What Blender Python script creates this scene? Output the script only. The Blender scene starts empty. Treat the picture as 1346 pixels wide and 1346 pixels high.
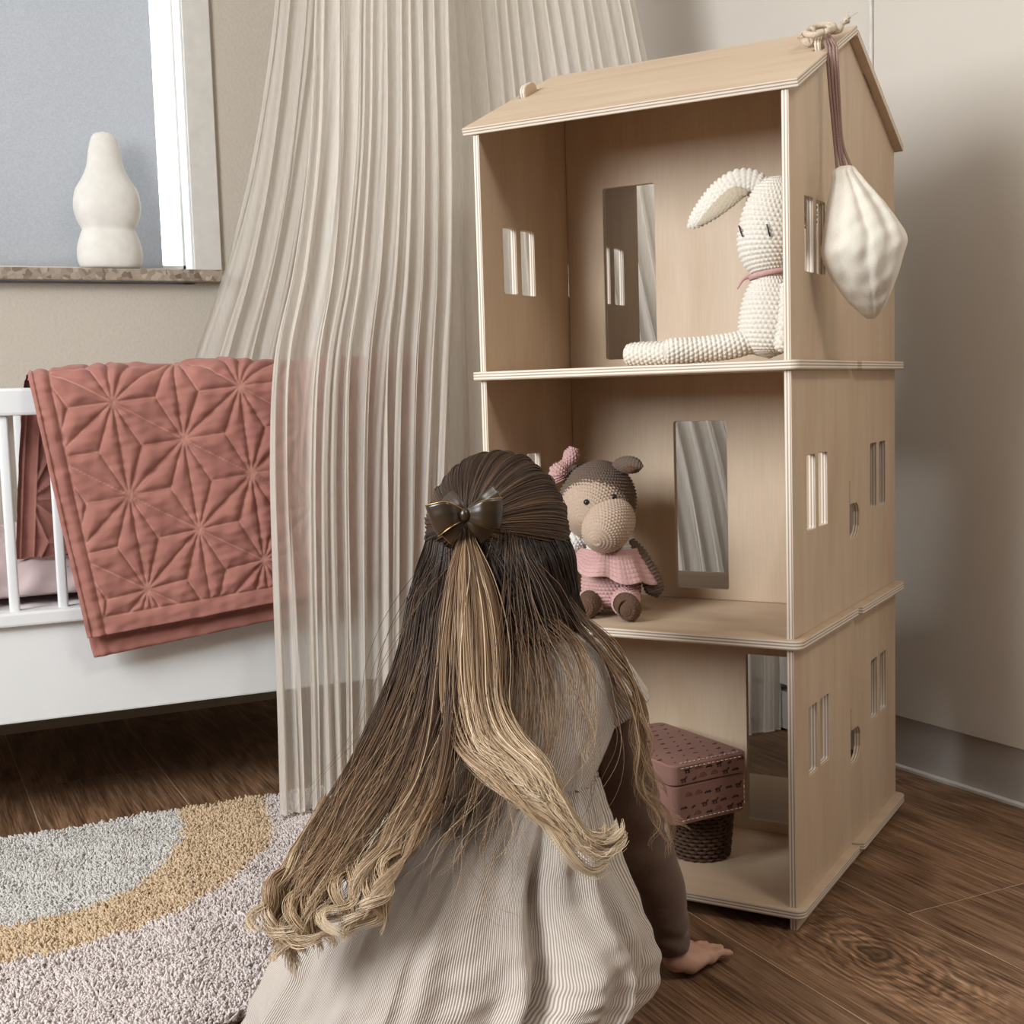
import bpy, bmesh, math, random
import numpy as np
from mathutils import Matrix, Vector, noise as mnoise

# ------------------------------------------------------------------ camera
SC = bpy.context.scene
COL = SC.collection
FPX = 1688.99                                   # focal length in pixels of the 1346 frame
CAM_R = np.array([[0.8980709873, 0.0673298474, -0.4346667613],
                  [-0.4388341556, 0.0700122347, -0.8958364085],
                  [-0.0298845374, 0.9952713091, 0.0924225934]])
CAM_C = np.array([0.0, 0.0, 0.7191])
cam_d = bpy.data.cameras.new('camera')
cam_d.sensor_fit = 'HORIZONTAL'
cam_d.sensor_width = 36.0
cam_d.lens = FPX / 1346.0 * 36.0
cam_d.clip_start = 0.02
cam = bpy.data.objects.new('camera', cam_d)
COL.objects.link(cam)
M4 = Matrix([list(CAM_R[i]) + [CAM_C[i]] for i in range(3)] + [[0, 0, 0, 1]])
cam.matrix_world = M4
SC.camera = cam

def P(u, v, d):
    """point seen at photo pixel (u, v), d metres in front of the camera"""
    q = np.array([(u - 673.0) / FPX, -(v - 673.0) / FPX, -1.0]) * d
    return CAM_R @ q + CAM_C

# ------------------------------------------------------------------ light
SC.view_settings.view_transform = 'Standard'
SC.view_settings.look = 'None'
SC.view_settings.gamma = 1.0
SC.view_settings.use_curve_mapping = False
SC.view_settings.exposure = 0.70
world = bpy.data.worlds.new('daylight')
SC.world = world
world.use_nodes = True
bg = world.node_tree.nodes['Background']
bg.inputs[0].default_value = (1.0, 0.90, 0.80, 1)
bg.inputs[1].default_value = 0.05

def area(name, loc, target, sx, sy, power, color):
    l = bpy.data.lights.new(name, 'AREA')
    l.shape = 'RECTANGLE'; l.size = sx; l.size_y = sy
    l.energy = power; l.color = color
    o = bpy.data.objects.new(name, l); COL.objects.link(o)
    o.location = loc
    o.rotation_euler = (Vector(target) - Vector(loc)).to_track_quat('-Z', 'Z').to_euler()
    return o
# daylight entering by the window in the left wall and by the one behind the bed
area('side_window_daylight', (-1.74, 0.90, 1.60), (1.0, 1.35, 0.75), 1.3, 1.2, 66.0, (0.91, 0.96, 1.0))
area('bed_window_daylight', (0.10, 3.34, 1.72), (0.10, 2.0, 1.72), 1.8, 1.5, 26.0, (0.78, 0.90, 1.0))

# added fill light under the ceiling, brightening the right face of the house
lc_ = bpy.data.lights.new('added_fill_light', 'AREA'); lc_.shape = 'DISK'; lc_.size = 0.6; lc_.energy = 12.5; lc_.color = (1.0, 0.96, 0.91)
lo_ = bpy.data.objects.new('added_fill_light', lc_); COL.objects.link(lo_); lo_.location = (1.10, -0.40, 2.42)
lo_.rotation_euler = (Vector((1.0, 1.2, 0.6)) - lo_.location).to_track_quat('-Z', 'Y').to_euler()

# ------------------------------------------------------------------ helpers
def wmat(o):
    m = o.matrix_basis.copy()
    if o.parent is not None:
        m = wmat(o.parent) @ o.matrix_parent_inverse @ m
    return m

def tag(o, label=None, cat=None, group=None, kind=None):
    if label: o['label'] = label
    if cat: o['category'] = cat
    if group: o['group'] = group
    if kind: o['kind'] = kind
    return o

def thing(name, loc, label, cat, group=None, rz=0.0):
    o = bpy.data.objects.new(name, None)
    o.empty_display_size = 0.05
    COL.objects.link(o)
    o.location = [float(c) for c in loc]
    o.rotation_euler = (0, 0, rz)
    return tag(o, label, cat, group)

def mk(name, V, F, mat, parent=None, world=True, smooth=True, origin=None, uv=None, attrs=None):
    """one mesh object; V in world space (or in the parent's space if world=False)"""
    V = np.asarray(V, dtype=float).reshape(-1, 3)
    loc = (0, 0, 0)
    if parent is not None and world:
        mi = np.array(wmat(parent).inverted())
        V = V @ mi[:3, :3].T + mi[:3, 3]
    elif origin is not None:
        V = V - np.asarray(origin, float)
        loc = [float(c) for c in origin]
    me = bpy.data.meshes.new(name)
    if isinstance(F, np.ndarray):
        n, k = F.shape
        me.vertices.add(len(V)); me.vertices.foreach_set('co', V.ravel())
        me.loops.add(n * k); me.loops.foreach_set('vertex_index', F.ravel().astype(np.int32))
        me.polygons.add(n)
        me.polygons.foreach_set('loop_start', np.arange(0, n * k, k, dtype=np.int32))
        me.update(calc_edges=True)
        me.validate()
    else:
        me.from_pydata(V.tolist(), [], [list(f) for f in F])
    if attrs:
        for an, data in attrs.items():
            data = np.asarray(data, float)
            if data.ndim == 1:
                a = me.attributes.new(an, 'FLOAT', 'POINT'); a.data.foreach_set('value', data)
            else:
                a = me.attributes.new(an, 'FLOAT_VECTOR', 'POINT'); a.data.foreach_set('vector', data.ravel())
    if mat is not None:
        me.materials.append(mat)
    if smooth:
        me.polygons.foreach_set('use_smooth', [True] * len(me.polygons))
    me.update()
    o = bpy.data.objects.new(name, me)
    COL.objects.link(o)
    o.parent = parent
    o.location = loc
    return o

def cp(o, parent=None, loc=None):
    c = o.copy(); COL.objects.link(c)
    c.parent = parent
    if loc is not None: c.location = loc
    return c

def join(parts):
    V, F, n = [], [], 0
    for v, f in parts:
        V.append(np.asarray(v, float).reshape(-1, 3))
        F += [[i + n for i in q] for q in f]
        n += len(V[-1])
    return np.concatenate(V), F

def box(x0, x1, y0, y1, z0, z1, b=0.0):
    """bevelled box"""
    if b <= 0:
        V = [(x, y, z) for z in (z0, z1) for y in (y0, y1) for x in (x0, x1)]
        F = [(0, 2, 3, 1), (4, 5, 7, 6), (0, 1, 5, 4), (2, 6, 7, 3), (0, 4, 6, 2), (1, 3, 7, 5)]
        return np.array(V, float), F
    bm = bmesh.new()
    bmesh.ops.create_cube(bm, size=1.0)
    for v in bm.verts:
        v.co = Vector(((x0 + x1) / 2 + v.co.x * (x1 - x0), (y0 + y1) / 2 + v.co.y * (y1 - y0), (z0 + z1) / 2 + v.co.z * (z1 - z0)))
    bmesh.ops.bevel(bm, geom=list(bm.edges), offset=b, segments=2, affect='EDGES', profile=0.6)
    bm.verts.index_update()
    V = np.array([v.co[:] for v in bm.verts]); F = [[v.index for v in f.verts] for f in bm.faces]
    bm.free()
    return V, F

def grid_faces(nu, nv, wrap_u=False):
    F = []
    for j in range(nv - 1):
        for i in range(nu if wrap_u else nu - 1):
            k = (i + 1) % nu
            F.append((j * nu + i, j * nu + k, (j + 1) * nu + k, (j + 1) * nu + i))
    return np.array(F, dtype=np.int32)

def cr(pts, n):
    """Catmull-Rom through pts (any dimension), n samples"""
    pts = np.asarray(pts, float)
    if pts.ndim == 1: pts = pts[:, None]
    m = len(pts)
    q = np.vstack([2 * pts[0] - pts[1], pts, 2 * pts[-1] - pts[-2]])
    t = np.linspace(0, m - 1 - 1e-9, n)
    i = t.astype(int); f = (t - i)[:, None]
    a, b, c, d = q[i], q[i + 1], q[i + 2], q[i + 3]
    return 0.5 * (2 * b + (c - a) * f + (2 * a - 5 * b + 4 * c - d) * f ** 2 + (3 * b - a - 3 * c + d) * f ** 3)

def frames(path):
    """parallel transport frames along path"""
    T = np.gradient(path, axis=0)
    T /= np.linalg.norm(T, axis=1)[:, None] + 1e-12
    n0 = np.cross(T[0], [0, 0, 1.0])
    if np.linalg.norm(n0) < 1e-3: n0 = np.cross(T[0], [0, 1.0, 0])
    n0 /= np.linalg.norm(n0)
    N = [n0]
    for i in range(1, len(path)):
        n = N[-1] - T[i] * (N[-1] @ T[i])
        N.append(n / (np.linalg.norm(n) + 1e-12))
    N = np.array(N)
    return T, N, np.cross(T, N)

def tube(path, rad, ns=8, caps=True):
    path = np.asarray(path, float); n = len(path)
    rad = np.full(n, rad) if np.isscalar(rad) else np.asarray(rad, float)
    T, N, B = frames(path)
    a = np.linspace(0, 2 * math.pi, ns, endpoint=False)
    V = path[:, None, :] + rad[:, None, None] * (np.cos(a)[None, :, None] * N[:, None, :] + np.sin(a)[None, :, None] * B[:, None, :])
    F = [tuple(f) for f in grid_faces(ns, n, True)]
    if caps:
        F.append(tuple(range(ns - 1, -1, -1))); F.append(tuple((n - 1) * ns + i for i in range(ns)))
    return V.reshape(-1, 3), F

def vnoise(Pn, scale=1.0, seed=0.0):
    """smooth pseudo noise, vectorised sum of sines"""
    Pn = np.asarray(Pn, float) * scale
    r = np.random.RandomState(int(seed * 977) % 100003 + 3)
    out = np.zeros(Pn.shape[:-1])
    for k in range(7):
        w = r.normal(size=3); w /= np.linalg.norm(w)
        fr = 1.0 + 1.3 * r.rand()
        out += np.sin(Pn @ w * fr * 2.2 + r.rand() * 6.28) / 7 * 1.9
    return out

# ------------------------------------------------------------------ materials
def nt(name):
    m = bpy.data.materials.new(name); m.use_nodes = True
    n = m.node_tree
    return m, n, n.nodes, n.links, n.nodes['Principled BSDF']

def ramp(N, stops, interp='LINEAR'):
    r = N.new('ShaderNodeValToRGB'); r.color_ramp.interpolation = interp
    e = r.color_ramp.elements
    while len(e) < len(stops): e.new(0.5)
    for s, (p, c) in zip(e, stops):
        s.position = p; s.color = (c[0], c[1], c[2], 1)
    return r

def coords(N, L, kind='Object', scale=(1, 1, 1), rot=(0, 0, 0)):
    tc = N.new('ShaderNodeTexCoord'); mp = N.new('ShaderNodeMapping')
    mp.inputs['Scale'].default_value = scale; mp.inputs['Rotation'].default_value = rot
    L.new(tc.outputs[kind], mp.inputs['Vector'])
    return mp

def bump(N, L, h, bsdf, strength=0.3, dist=0.002):
    b = N.new('ShaderNodeBump'); b.inputs['Strength'].default_value = strength
    b.inputs['Distance'].default_value = dist
    L.new(h, b.inputs['Height']); L.new(b.outputs['Normal'], bsdf.inputs['Normal'])
    return b

def plain(name, c, rough=0.6, c2=None, nscale=40, bstr=0.0, bdist=0.002, spec=0.3, vscale=None, detail=4, sheen=0.0, geo=False):
    m, n, N, L, B = nt(name)
    mp = coords(N, L, 'Object', vscale or (1, 1, 1))
    if geo:
        g = N.new('ShaderNodeNewGeometry'); L.new(g.outputs['Position'], mp.inputs['Vector'])
    tx = N.new('ShaderNodeTexNoise'); tx.inputs['Scale'].default_value = nscale; tx.inputs['Detail'].default_value = detail
    L.new(mp.outputs[0], tx.inputs['Vector'])
    c2 = c2 or tuple(x * 0.9 for x in c)
    r = ramp(N, [(0.3, c2), (0.7, c)])
    L.new(tx.outputs[0], r.inputs[0]); L.new(r.outputs[0], B.inputs['Base Color'])
    B.inputs['Roughness'].default_value = rough
    B.inputs['Specular IOR Level'].default_value = spec
    if sheen: B.inputs['Sheen Weight'].default_value = sheen
    if bstr: bump(N, L, tx.outputs[0], B, bstr, bdist)
    return m
# ------------------------------------------------------------------ room materials
def mat_plaster(name, c, s=160, st=0.25):
    return plain(name, c, 0.85, tuple(x * 0.94 for x in c), s, st, 0.003, 0.1, detail=5, geo=True)
M_WALL = mat_plaster('sand_plaster', (0.60, 0.535, 0.45), 130, 0.5)
M_CEIL = mat_plaster('white_ceiling', (0.75, 0.72, 0.68))
M_DOOR = plain('matt_white_panel', (0.64, 0.585, 0.515), 0.5, (0.62, 0.565, 0.495), 5, spec=0.25)
M_PLINTH = plain('grey_plinth', (0.50, 0.47, 0.43), 0.45, (0.44, 0.41, 0.38), 12, spec=0.3)
M_LIP = plain('white_lip', (0.72, 0.70, 0.66), 0.5, spec=0.3)
M_TRIMW = plain('white_paint_trim', (0.72, 0.68, 0.62), 0.5, spec=0.3)
M_JAMB = plain('white_jamb', (0.86, 0.85, 0.83), 0.5)

KNOT = (1.080, 1.205)
def mat_oak():
    m, n, N, L, B = nt('oak_floor')
    tc = N.new('ShaderNodeTexCoord'); oi = N.new('ShaderNodeObjectInfo')
    sh = N.new('ShaderNodeVectorMath'); sh.operation = 'MULTIPLY_ADD'
    cb = N.new('ShaderNodeCombineXYZ')
    L.new(oi.outputs['Random'], cb.inputs[0]); L.new(oi.outputs['Random'], cb.inputs[1])
    L.new(cb.outputs[0], sh.inputs[0]); sh.inputs[1].default_value = (7.3, 13.7, 0)
    L.new(tc.outputs['Object'], sh.inputs[2])
    # knots: rings around noise maxima
    mp = N.new('ShaderNodeMapping'); mp.inputs['Scale'].default_value = (9, 1.6, 1)
    L.new(sh.outputs[0], mp.inputs['Vector'])
    big = N.new('ShaderNodeTexNoise'); big.inputs['Scale'].default_value = 1.0; big.inputs['Detail'].default_value = 2; big.inputs['Distortion'].default_value = 0.6
    L.new(mp.outputs[0], big.inputs['Vector'])
    ml = N.new('ShaderNodeMath'); ml.operation = 'MULTIPLY'; ml.inputs[1].default_value = 46.0
    L.new(big.outputs[0], ml.inputs[0])
    sn = N.new('ShaderNodeMath'); sn.operation = 'SINE'; L.new(ml.outputs[0], sn.inputs[0])
    mp2 = N.new('ShaderNodeMapping'); mp2.inputs['Scale'].default_value = (260, 7, 1)
    L.new(sh.outputs[0], mp2.inputs['Vector'])
    fine = N.new('ShaderNodeTexNoise'); fine.inputs['Scale'].default_value = 1.0; fine.inputs['Detail'].default_value = 6; fine.inputs['Roughness'].default_value = 0.7
    L.new(mp2.outputs[0], fine.inputs['Vector'])
    mr = N.new('ShaderNodeMapRange'); mr.inputs[1].default_value = -1; mr.inputs[2].default_value = 1; mr.inputs[3].default_value = -0.055; mr.inputs[4].default_value = 0.055
    L.new(sn.outputs[0], mr.inputs[0])
    ad = N.new('ShaderNodeMath'); L.new(fine.outputs[0], ad.inputs[0]); L.new(mr.outputs[0], ad.inputs[1])
    r = ramp(N, [(0.30, (0.060, 0.028, 0.013)), (0.45, (0.165, 0.086, 0.044)), (0.57, (0.27, 0.152, 0.083)), (0.75, (0.42, 0.27, 0.165))])
    L.new(ad.outputs[0], r.inputs[0])
    # broad tone
    mp3 = N.new('ShaderNodeMapping'); mp3.inputs['Scale'].default_value = (5, 1.2, 1); L.new(sh.outputs[0], mp3.inputs['Vector'])
    tn = N.new('ShaderNodeTexNoise'); tn.inputs['Scale'].default_value = 1; L.new(mp3.outputs[0], tn.inputs['Vector'])
    hs = N.new('ShaderNodeHueSaturation')
    vr = N.new('ShaderNodeMapRange'); vr.inputs[1].default_value = 0.3; vr.inputs[2].default_value = 0.7; vr.inputs[3].default_value = 0.78; vr.inputs[4].default_value = 1.15
    L.new(tn.outputs[0], vr.inputs[0]); L.new(vr.outputs[0], hs.inputs['Value']); L.new(r.outputs[0], hs.inputs['Color'])
    # dark knots
    mk3 = N.new('ShaderNodeMapping'); mk3.inputs['Scale'].default_value = (7.0, 2.4, 1); L.new(sh.outputs[0], mk3.inputs['Vector'])
    vo = N.new('ShaderNodeTexVoronoi'); vo.inputs['Scale'].default_value = 0.8; L.new(mk3.outputs[0], vo.inputs['Vector'])
    kr = ramp(N, [(0.0, (1, 1, 1)), (0.045, (0.7, 0.7, 0.7)), (0.11, (0, 0, 0))])
    L.new(vo.outputs['Distance'], kr.inputs[0])
    mx = N.new('ShaderNodeMix'); mx.data_type = 'RGBA'
    L.new(kr.outputs[0], mx.inputs[0]); L.new(hs.outputs[0], mx.inputs[6]); mx.inputs[7].default_value = (0.07, 0.04, 0.022, 1)
    # the large knot in the plank in front of the house
    gp = N.new('ShaderNodeNewGeometry')
    kv = N.new('ShaderNodeMapping'); kv.vector_type = 'POINT'
    kv.inputs['Location'].default_value = (-KNOT[0] / 0.034, -KNOT[1] / 0.062, 0); kv.inputs['Scale'].default_value = (1 / 0.034, 1 / 0.062, 0)
    L.new(gp.outputs['Position'], kv.inputs['Vector'])
    kn = N.new('ShaderNodeTexNoise'); kn.inputs['Scale'].default_value = 0.9; L.new(kv.outputs[0], kn.inputs['Vector'])
    kl = N.new('ShaderNodeVectorMath'); kl.operation = 'LENGTH'; L.new(kv.outputs[0], kl.inputs[0])
    ka = N.new('ShaderNodeMath'); ka.operation = 'MULTIPLY_ADD'; ka.inputs[1].default_value = 1.6; L.new(kn.outputs[0], ka.inputs[0]); L.new(kl.outputs['Value'], ka.inputs[2])
    kf = ramp(N, [(0.0, (0.30, 0.28, 0.26)), (0.095, (0.36, 0.34, 0.32)), (0.16, (0.95, 0.95, 0.95)), (1, (1, 1, 1))])
    ks = N.new('ShaderNodeMath'); ks.operation = 'MULTIPLY'; ks.inputs[1].default_value = 0.1; L.new(ka.outputs[0], ks.inputs[0]); L.new(ks.outputs[0], kf.inputs[0])
    kw = N.new('ShaderNodeMath'); kw.operation = 'MULTIPLY'; kw.inputs[1].default_value = 15.0; L.new(ka.outputs[0], kw.inputs[0])
    kq = N.new('ShaderNodeMath'); kq.operation = 'SINE'; L.new(kw.outputs[0], kq.inputs[0])
    kfa = N.new('ShaderNodeMapRange'); kfa.inputs[1].default_value = 1.2; kfa.inputs[2].default_value = 4.6; kfa.inputs[3].default_value = 0.50; kfa.inputs[4].default_value = 0.0; L.new(ka.outputs[0], kfa.inputs[0])
    kmm = N.new('ShaderNodeMath'); kmm.operation = 'MULTIPLY'; L.new(kq.outputs[0], kmm.inputs[0]); L.new(kfa.outputs[0], kmm.inputs[1])
    kpp = N.new('ShaderNodeMath'); kpp.operation = 'ADD'; kpp.inputs[1].default_value = 1.0; L.new(kmm.outputs[0], kpp.inputs[0])
    kx = N.new('ShaderNodeVectorMath'); kx.operation = 'SCALE'; L.new(mx.outputs[2], kx.inputs[0]); L.new(kpp.outputs[0], kx.inputs['Scale'])
    ky = N.new('ShaderNodeVectorMath'); ky.operation = 'MULTIPLY'; L.new(kx.outputs[0], ky.inputs[0]); L.new(kf.outputs[0], ky.inputs[1])
    L.new(ky.outputs[0], B.inputs['Base Color'])
    rr = N.new('ShaderNodeMapRange'); rr.inputs[3].default_value = 0.36; rr.inputs[4].default_value = 0.55
    L.new(fine.outputs[0], rr.inputs[0]); L.new(rr.outputs[0], B.inputs['Roughness'])
    B.inputs['Specular IOR Level'].default_value = 0.35
    bump(N, L, ad.outputs[0], B, 0.25, 0.001)
    return m
M_OAK = mat_oak()
M_JOINT_GLINT = plain('floor_joint_glint', (0.50, 0.36, 0.24), 0.8)  # pale joint colour stands in for light caught on the plank bevels

# ------------------------------------------------------------------ floor and planks
X0, X1, Y0, Y1 = -1.70, 1.80, -0.55, 3.06
V, F = box(X0, X1, Y0, Y1, -0.05, -0.0006)
floor = tag(mk('floor', V, F, M_JOINT_GLINT, smooth=False), kind='structure')
rnd = random.Random(5)
pw, pl = 0.252, 1.22
plank_meshes = {}
x = 1.203 - 12 * pw
ci = 0
while x < X1 - 0.02:
    off = {0: 1.287, -1: 0.80, 1: 1.75, -2: 1.60}.get(round((x - 1.203) / pw), 1.287 - pl * ((ci * 0.37) % 1.0))
    y = off
    while y > Y0: y -= pl
    while y < Y1 - 0.01:
        a, b = max(y, Y0), min(y + pl, Y1)
        c0, c1 = max(x, X0), min(x + pw, X1)
        if b - a > 0.01 and c1 - c0 > 0.01:
            key = (round(b - a, 3), round(c1 - c0, 3))
            if key not in plank_meshes:
                hx, hy, g = (c1 - c0) / 2, (b - a) / 2, 0.0010
                V, F = box(-hx + g, hx - g, -hy + g, hy - g, -0.006, 0.0, 0.0006)
                o = mk('plank', V, F, M_OAK, parent=floor, world=False, smooth=False)
                plank_meshes[key] = o
            else:
                o = cp(plank_meshes[key], floor)
            o.location = ((c0 + c1) / 2, (a + b) / 2, 0.0)
        y += pl
    x += pw; ci += 1

# ------------------------------------------------------------------ back wall with window
WX0, WX1, WZ0, WZ1 = -0.85, 0.664, 1.018, 2.25      # window opening
YB = 3.0
V, F = join([box(X0, WX0, YB, YB + 0.115, 0, 2.5), box(WX1, 1.70, YB, YB + 0.115, 0, 2.5),
             box(WX0, WX1, YB, YB + 0.115, 0, WZ0 - 0.03), box(WX0, WX1, YB, YB + 0.115, WZ1, 2.5)])
tag(mk('wall_back', V, F, M_WALL, smooth=False), kind='structure')
win = thing('window_1', (0, YB, WZ0), None, None); win['kind'] = 'structure'
fr = box(WX1, WX1 + 0.062, YB - 0.010, YB, WZ0, WZ1 + 0.06, 0.002)
fl = box(WX0 - 0.062, WX0, YB - 0.010, YB, WZ0, WZ1 + 0.06, 0.002)
ft = box(WX0, WX1, YB - 0.010, YB, WZ1, WZ1 + 0.06, 0.002)
for q in (fr, fl, ft): mk('casing', q[0], q[1], M_TRIMW, win, smooth=False)
jb = box(WX1 - 0.003, WX1, YB + 0.004, YB + 0.075, WZ0, WZ1)
mk('gasket', jb[0], jb[1], M_JAMB, win, smooth=False)
for (a, b, c, d) in ((WX0, WX0 + 0.05, WZ0, WZ1), (WX1 - 0.008, WX1, WZ0, WZ1), (WX0, WX1, WZ0, WZ0 + 0.02), (WX0, WX1, WZ1 - 0.05, WZ1), (-0.12, -0.06, WZ0, WZ1)):
    q = box(a, b, YB + 0.075, YB + 0.110, c, d); mk('sash', q[0], q[1], M_TRIMW, win, smooth=False)
def mat_glass():
    m, n, N, L, B = nt('window_glass')
    B.inputs['Base Color'].default_value = (0.95, 0.98, 1, 1); B.inputs['Roughness'].default_value = 0.0
    B.inputs['Transmission Weight'].default_value = 1.0; B.inputs['IOR'].default_value = 1.01
    return m
q = box(WX0 + 0.04, WX1 - 0.006, YB + 0.09, YB + 0.095, WZ0 + 0.018, WZ1 - 0.04)
mk('pane', q[0], q[1], mat_glass(), win, smooth=False)
# granite sill
def mat_granite():
    m, n, N, L, B = nt('granite')
    mp = coords(N, L, 'Object', (1, 1, 1))
    v = N.new('ShaderNodeTexVoronoi'); v.inputs['Scale'].default_value = 95; L.new(mp.outputs[0], v.inputs['Vector'])
    r = ramp(N, [(0.0, (0.30, 0.24, 0.18)), (0.35, (0.42, 0.34, 0.26)), (0.6, (0.16, 0.11, 0.08)), (0.8, (0.50, 0.42, 0.33)), (1.0, (0.22, 0.17, 0.13))])
    sp = N.new('ShaderNodeSeparateColor'); L.new(v.outputs['Color'], sp.inputs[0]); L.new(sp.outputs[0], r.inputs[0])
    L.new(r.outputs[0], B.inputs['Base Color']); B.inputs['Roughness'].default_value = 0.35
    return m
q = box(WX0 - 0.03, WX1 + 0.060, YB - 0.045, YB + 0.115, WZ0 - 0.026, WZ0, 0.002)
mk('sill', q[0], q[1], mat_granite(), win, smooth=False)
# roller blind
def mat_blind():
    m, n, N, L, B = nt('roller_blind_fabric')
    nd = N.new('ShaderNodeTexNoise'); nd.inputs['Scale'].default_value = 300
    mp = coords(N, L); L.new(mp.outputs[0], nd.inputs['Vector'])
    r = ramp(N, [(0.3, (0.50, 0.49, 0.49)), (0.7, (0.58, 0.57, 0.57))]); L.new(nd.outputs[0], r.inputs[0])
    d = N.new('ShaderNodeBsdfDiffuse'); t = N.new('ShaderNodeBsdfTranslucent'); mx = N.new('ShaderNodeMixShader')
    L.new(r.outputs[0], d.inputs[0]); L.new(r.outputs[0], t.inputs[0]); mx.inputs[0].default_value = 0.42
    L.new(d.outputs[0], mx.inputs[1]); L.new(t.outputs[0], mx.inputs[2])
    L.new(mx.outputs[0], N['Material Output'].inputs['Surface'])
    return m
bl = thing('roller_blind', (-0.12, YB + 0.06, WZ0 + 0.012), 'grey roller blind pulled down over the window behind the white lamp', 'blind')
q = box(WX0 + 0.03, 0.6055, YB + 0.058, YB + 0.0595, WZ0 + 0.012, WZ1 - 0.05); mk('fabric', q[0], q[1], mat_blind(), bl, smooth=False)
q = box(WX0 + 0.03, 0.6055, YB + 0.055, YB + 0.063, WZ0 + 0.004, WZ0 + 0.012, 0.001); mk('bottom_bar', q[0], q[1], M_TRIMW, bl, smooth=False)
pp = np.array([(WX0 + 0.02, YB + 0.06, WZ1 - 0.03), (0.60, YB + 0.06, WZ1 - 0.03)]); q = tube(pp, 0.018, 14); mk('roller', q[0], q[1], M_TRIMW, bl)

# ------------------------------------------------------------------ wardrobe wall on the right
a3 = math.radians(3.0)
RN = np.array([math.cos(a3), math.sin(a3), 0]); RT = np.array([-math.sin(a3), math.cos(a3), 0])
RP = np.array([1.655, 1.80, 0])
def wallbox(s0, s1, d0, d1, z0, z1, b=0.0):
    V, F = box(s0, s1, d0, d1, z0, z1, b)
    return RP + V[:, :1] * RT + V[:, 1:2] * RN + V[:, 2:] * np.array([0, 0, 1]), [tuple(reversed(f)) for f in F]
V, F = wallbox(-2.4, 1.26, 0.03, 0.10, 0, 2.5)
wr = tag(mk('wall_right', V, F, M_DOOR, smooth=False), kind='structure')
js = 0.056
for (s0, s1) in ((-2.35, js - 0.965), (js - 0.96, js - 0.0045), (js + 0.0045, 1.25)):
    V, F = wallbox(s0, s1, 0.0, 0.025, 0.1005, 2.48, 0.0012); mk('panel', V, F, M_DOOR, wr, smooth=False)
V, F = wallbox(js - 0.003, js + 0.003, -0.004, 0.02, 0.1005, 2.48, 0.001); mk('joint_strip', V, F, M_TRIMW, wr, smooth=False)
V, F = wallbox(-2.35, 0.02, 0.010, 0.03, 0.004, 0.0985, 0.0012)
bs = tag(mk('baseboard_right', V, F, M_PLINTH, smooth=False), kind='structure')
V, F = wallbox(-2.35, 0.03, -0.002, 0.011, 0.0, 0.006, 0.001); mk('floor_lip', V, F, M_LIP, bs, smooth=False)
V, F = wallbox(0.021, 1.2, 0.004, 0.03, 0.006, 0.085, 0.0012); mk('plinth_section', V, F, M_PLINTH, bs, smooth=False)

# ------------------------------------------------------------------ left wall with the window that lights the room, ceiling
LX = -1.62
wy0, wy1, wz0, wz1 = 0.20, 1.60, 0.95, 2.25
V, F = join([box(LX - 0.08, LX, Y0, wy0, 0, 2.5), box(LX - 0.08, LX, wy1, Y1, 0, 2.5), box(LX - 0.08, LX, wy0, wy1, 0, wz0), box(LX - 0.08, LX, wy0, wy1, wz1, 2.5)])
tag(mk('wall_left', V, F, M_WALL, smooth=False), kind='structure')
V, F = join([box(LX - 0.05, LX + 0.01, wy0, wy0 + 0.05, wz0, wz1), box(LX - 0.05, LX + 0.01, wy1 - 0.05, wy1, wz0, wz1), box(LX - 0.05, LX + 0.01, wy0, wy1, wz1 - 0.05, wz1), box(LX - 0.05, LX + 0.04, wy0, wy1, wz0, wz0 + 0.04)])
tag(mk('window_2', V, F, M_TRIMW, smooth=False), kind='structure')
V, F = box(X0, X1, Y0, Y1 + 0.2, 2.5, 2.55)
tag(mk('ceiling', V, F, M_CEIL, smooth=False), kind='structure')
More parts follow.
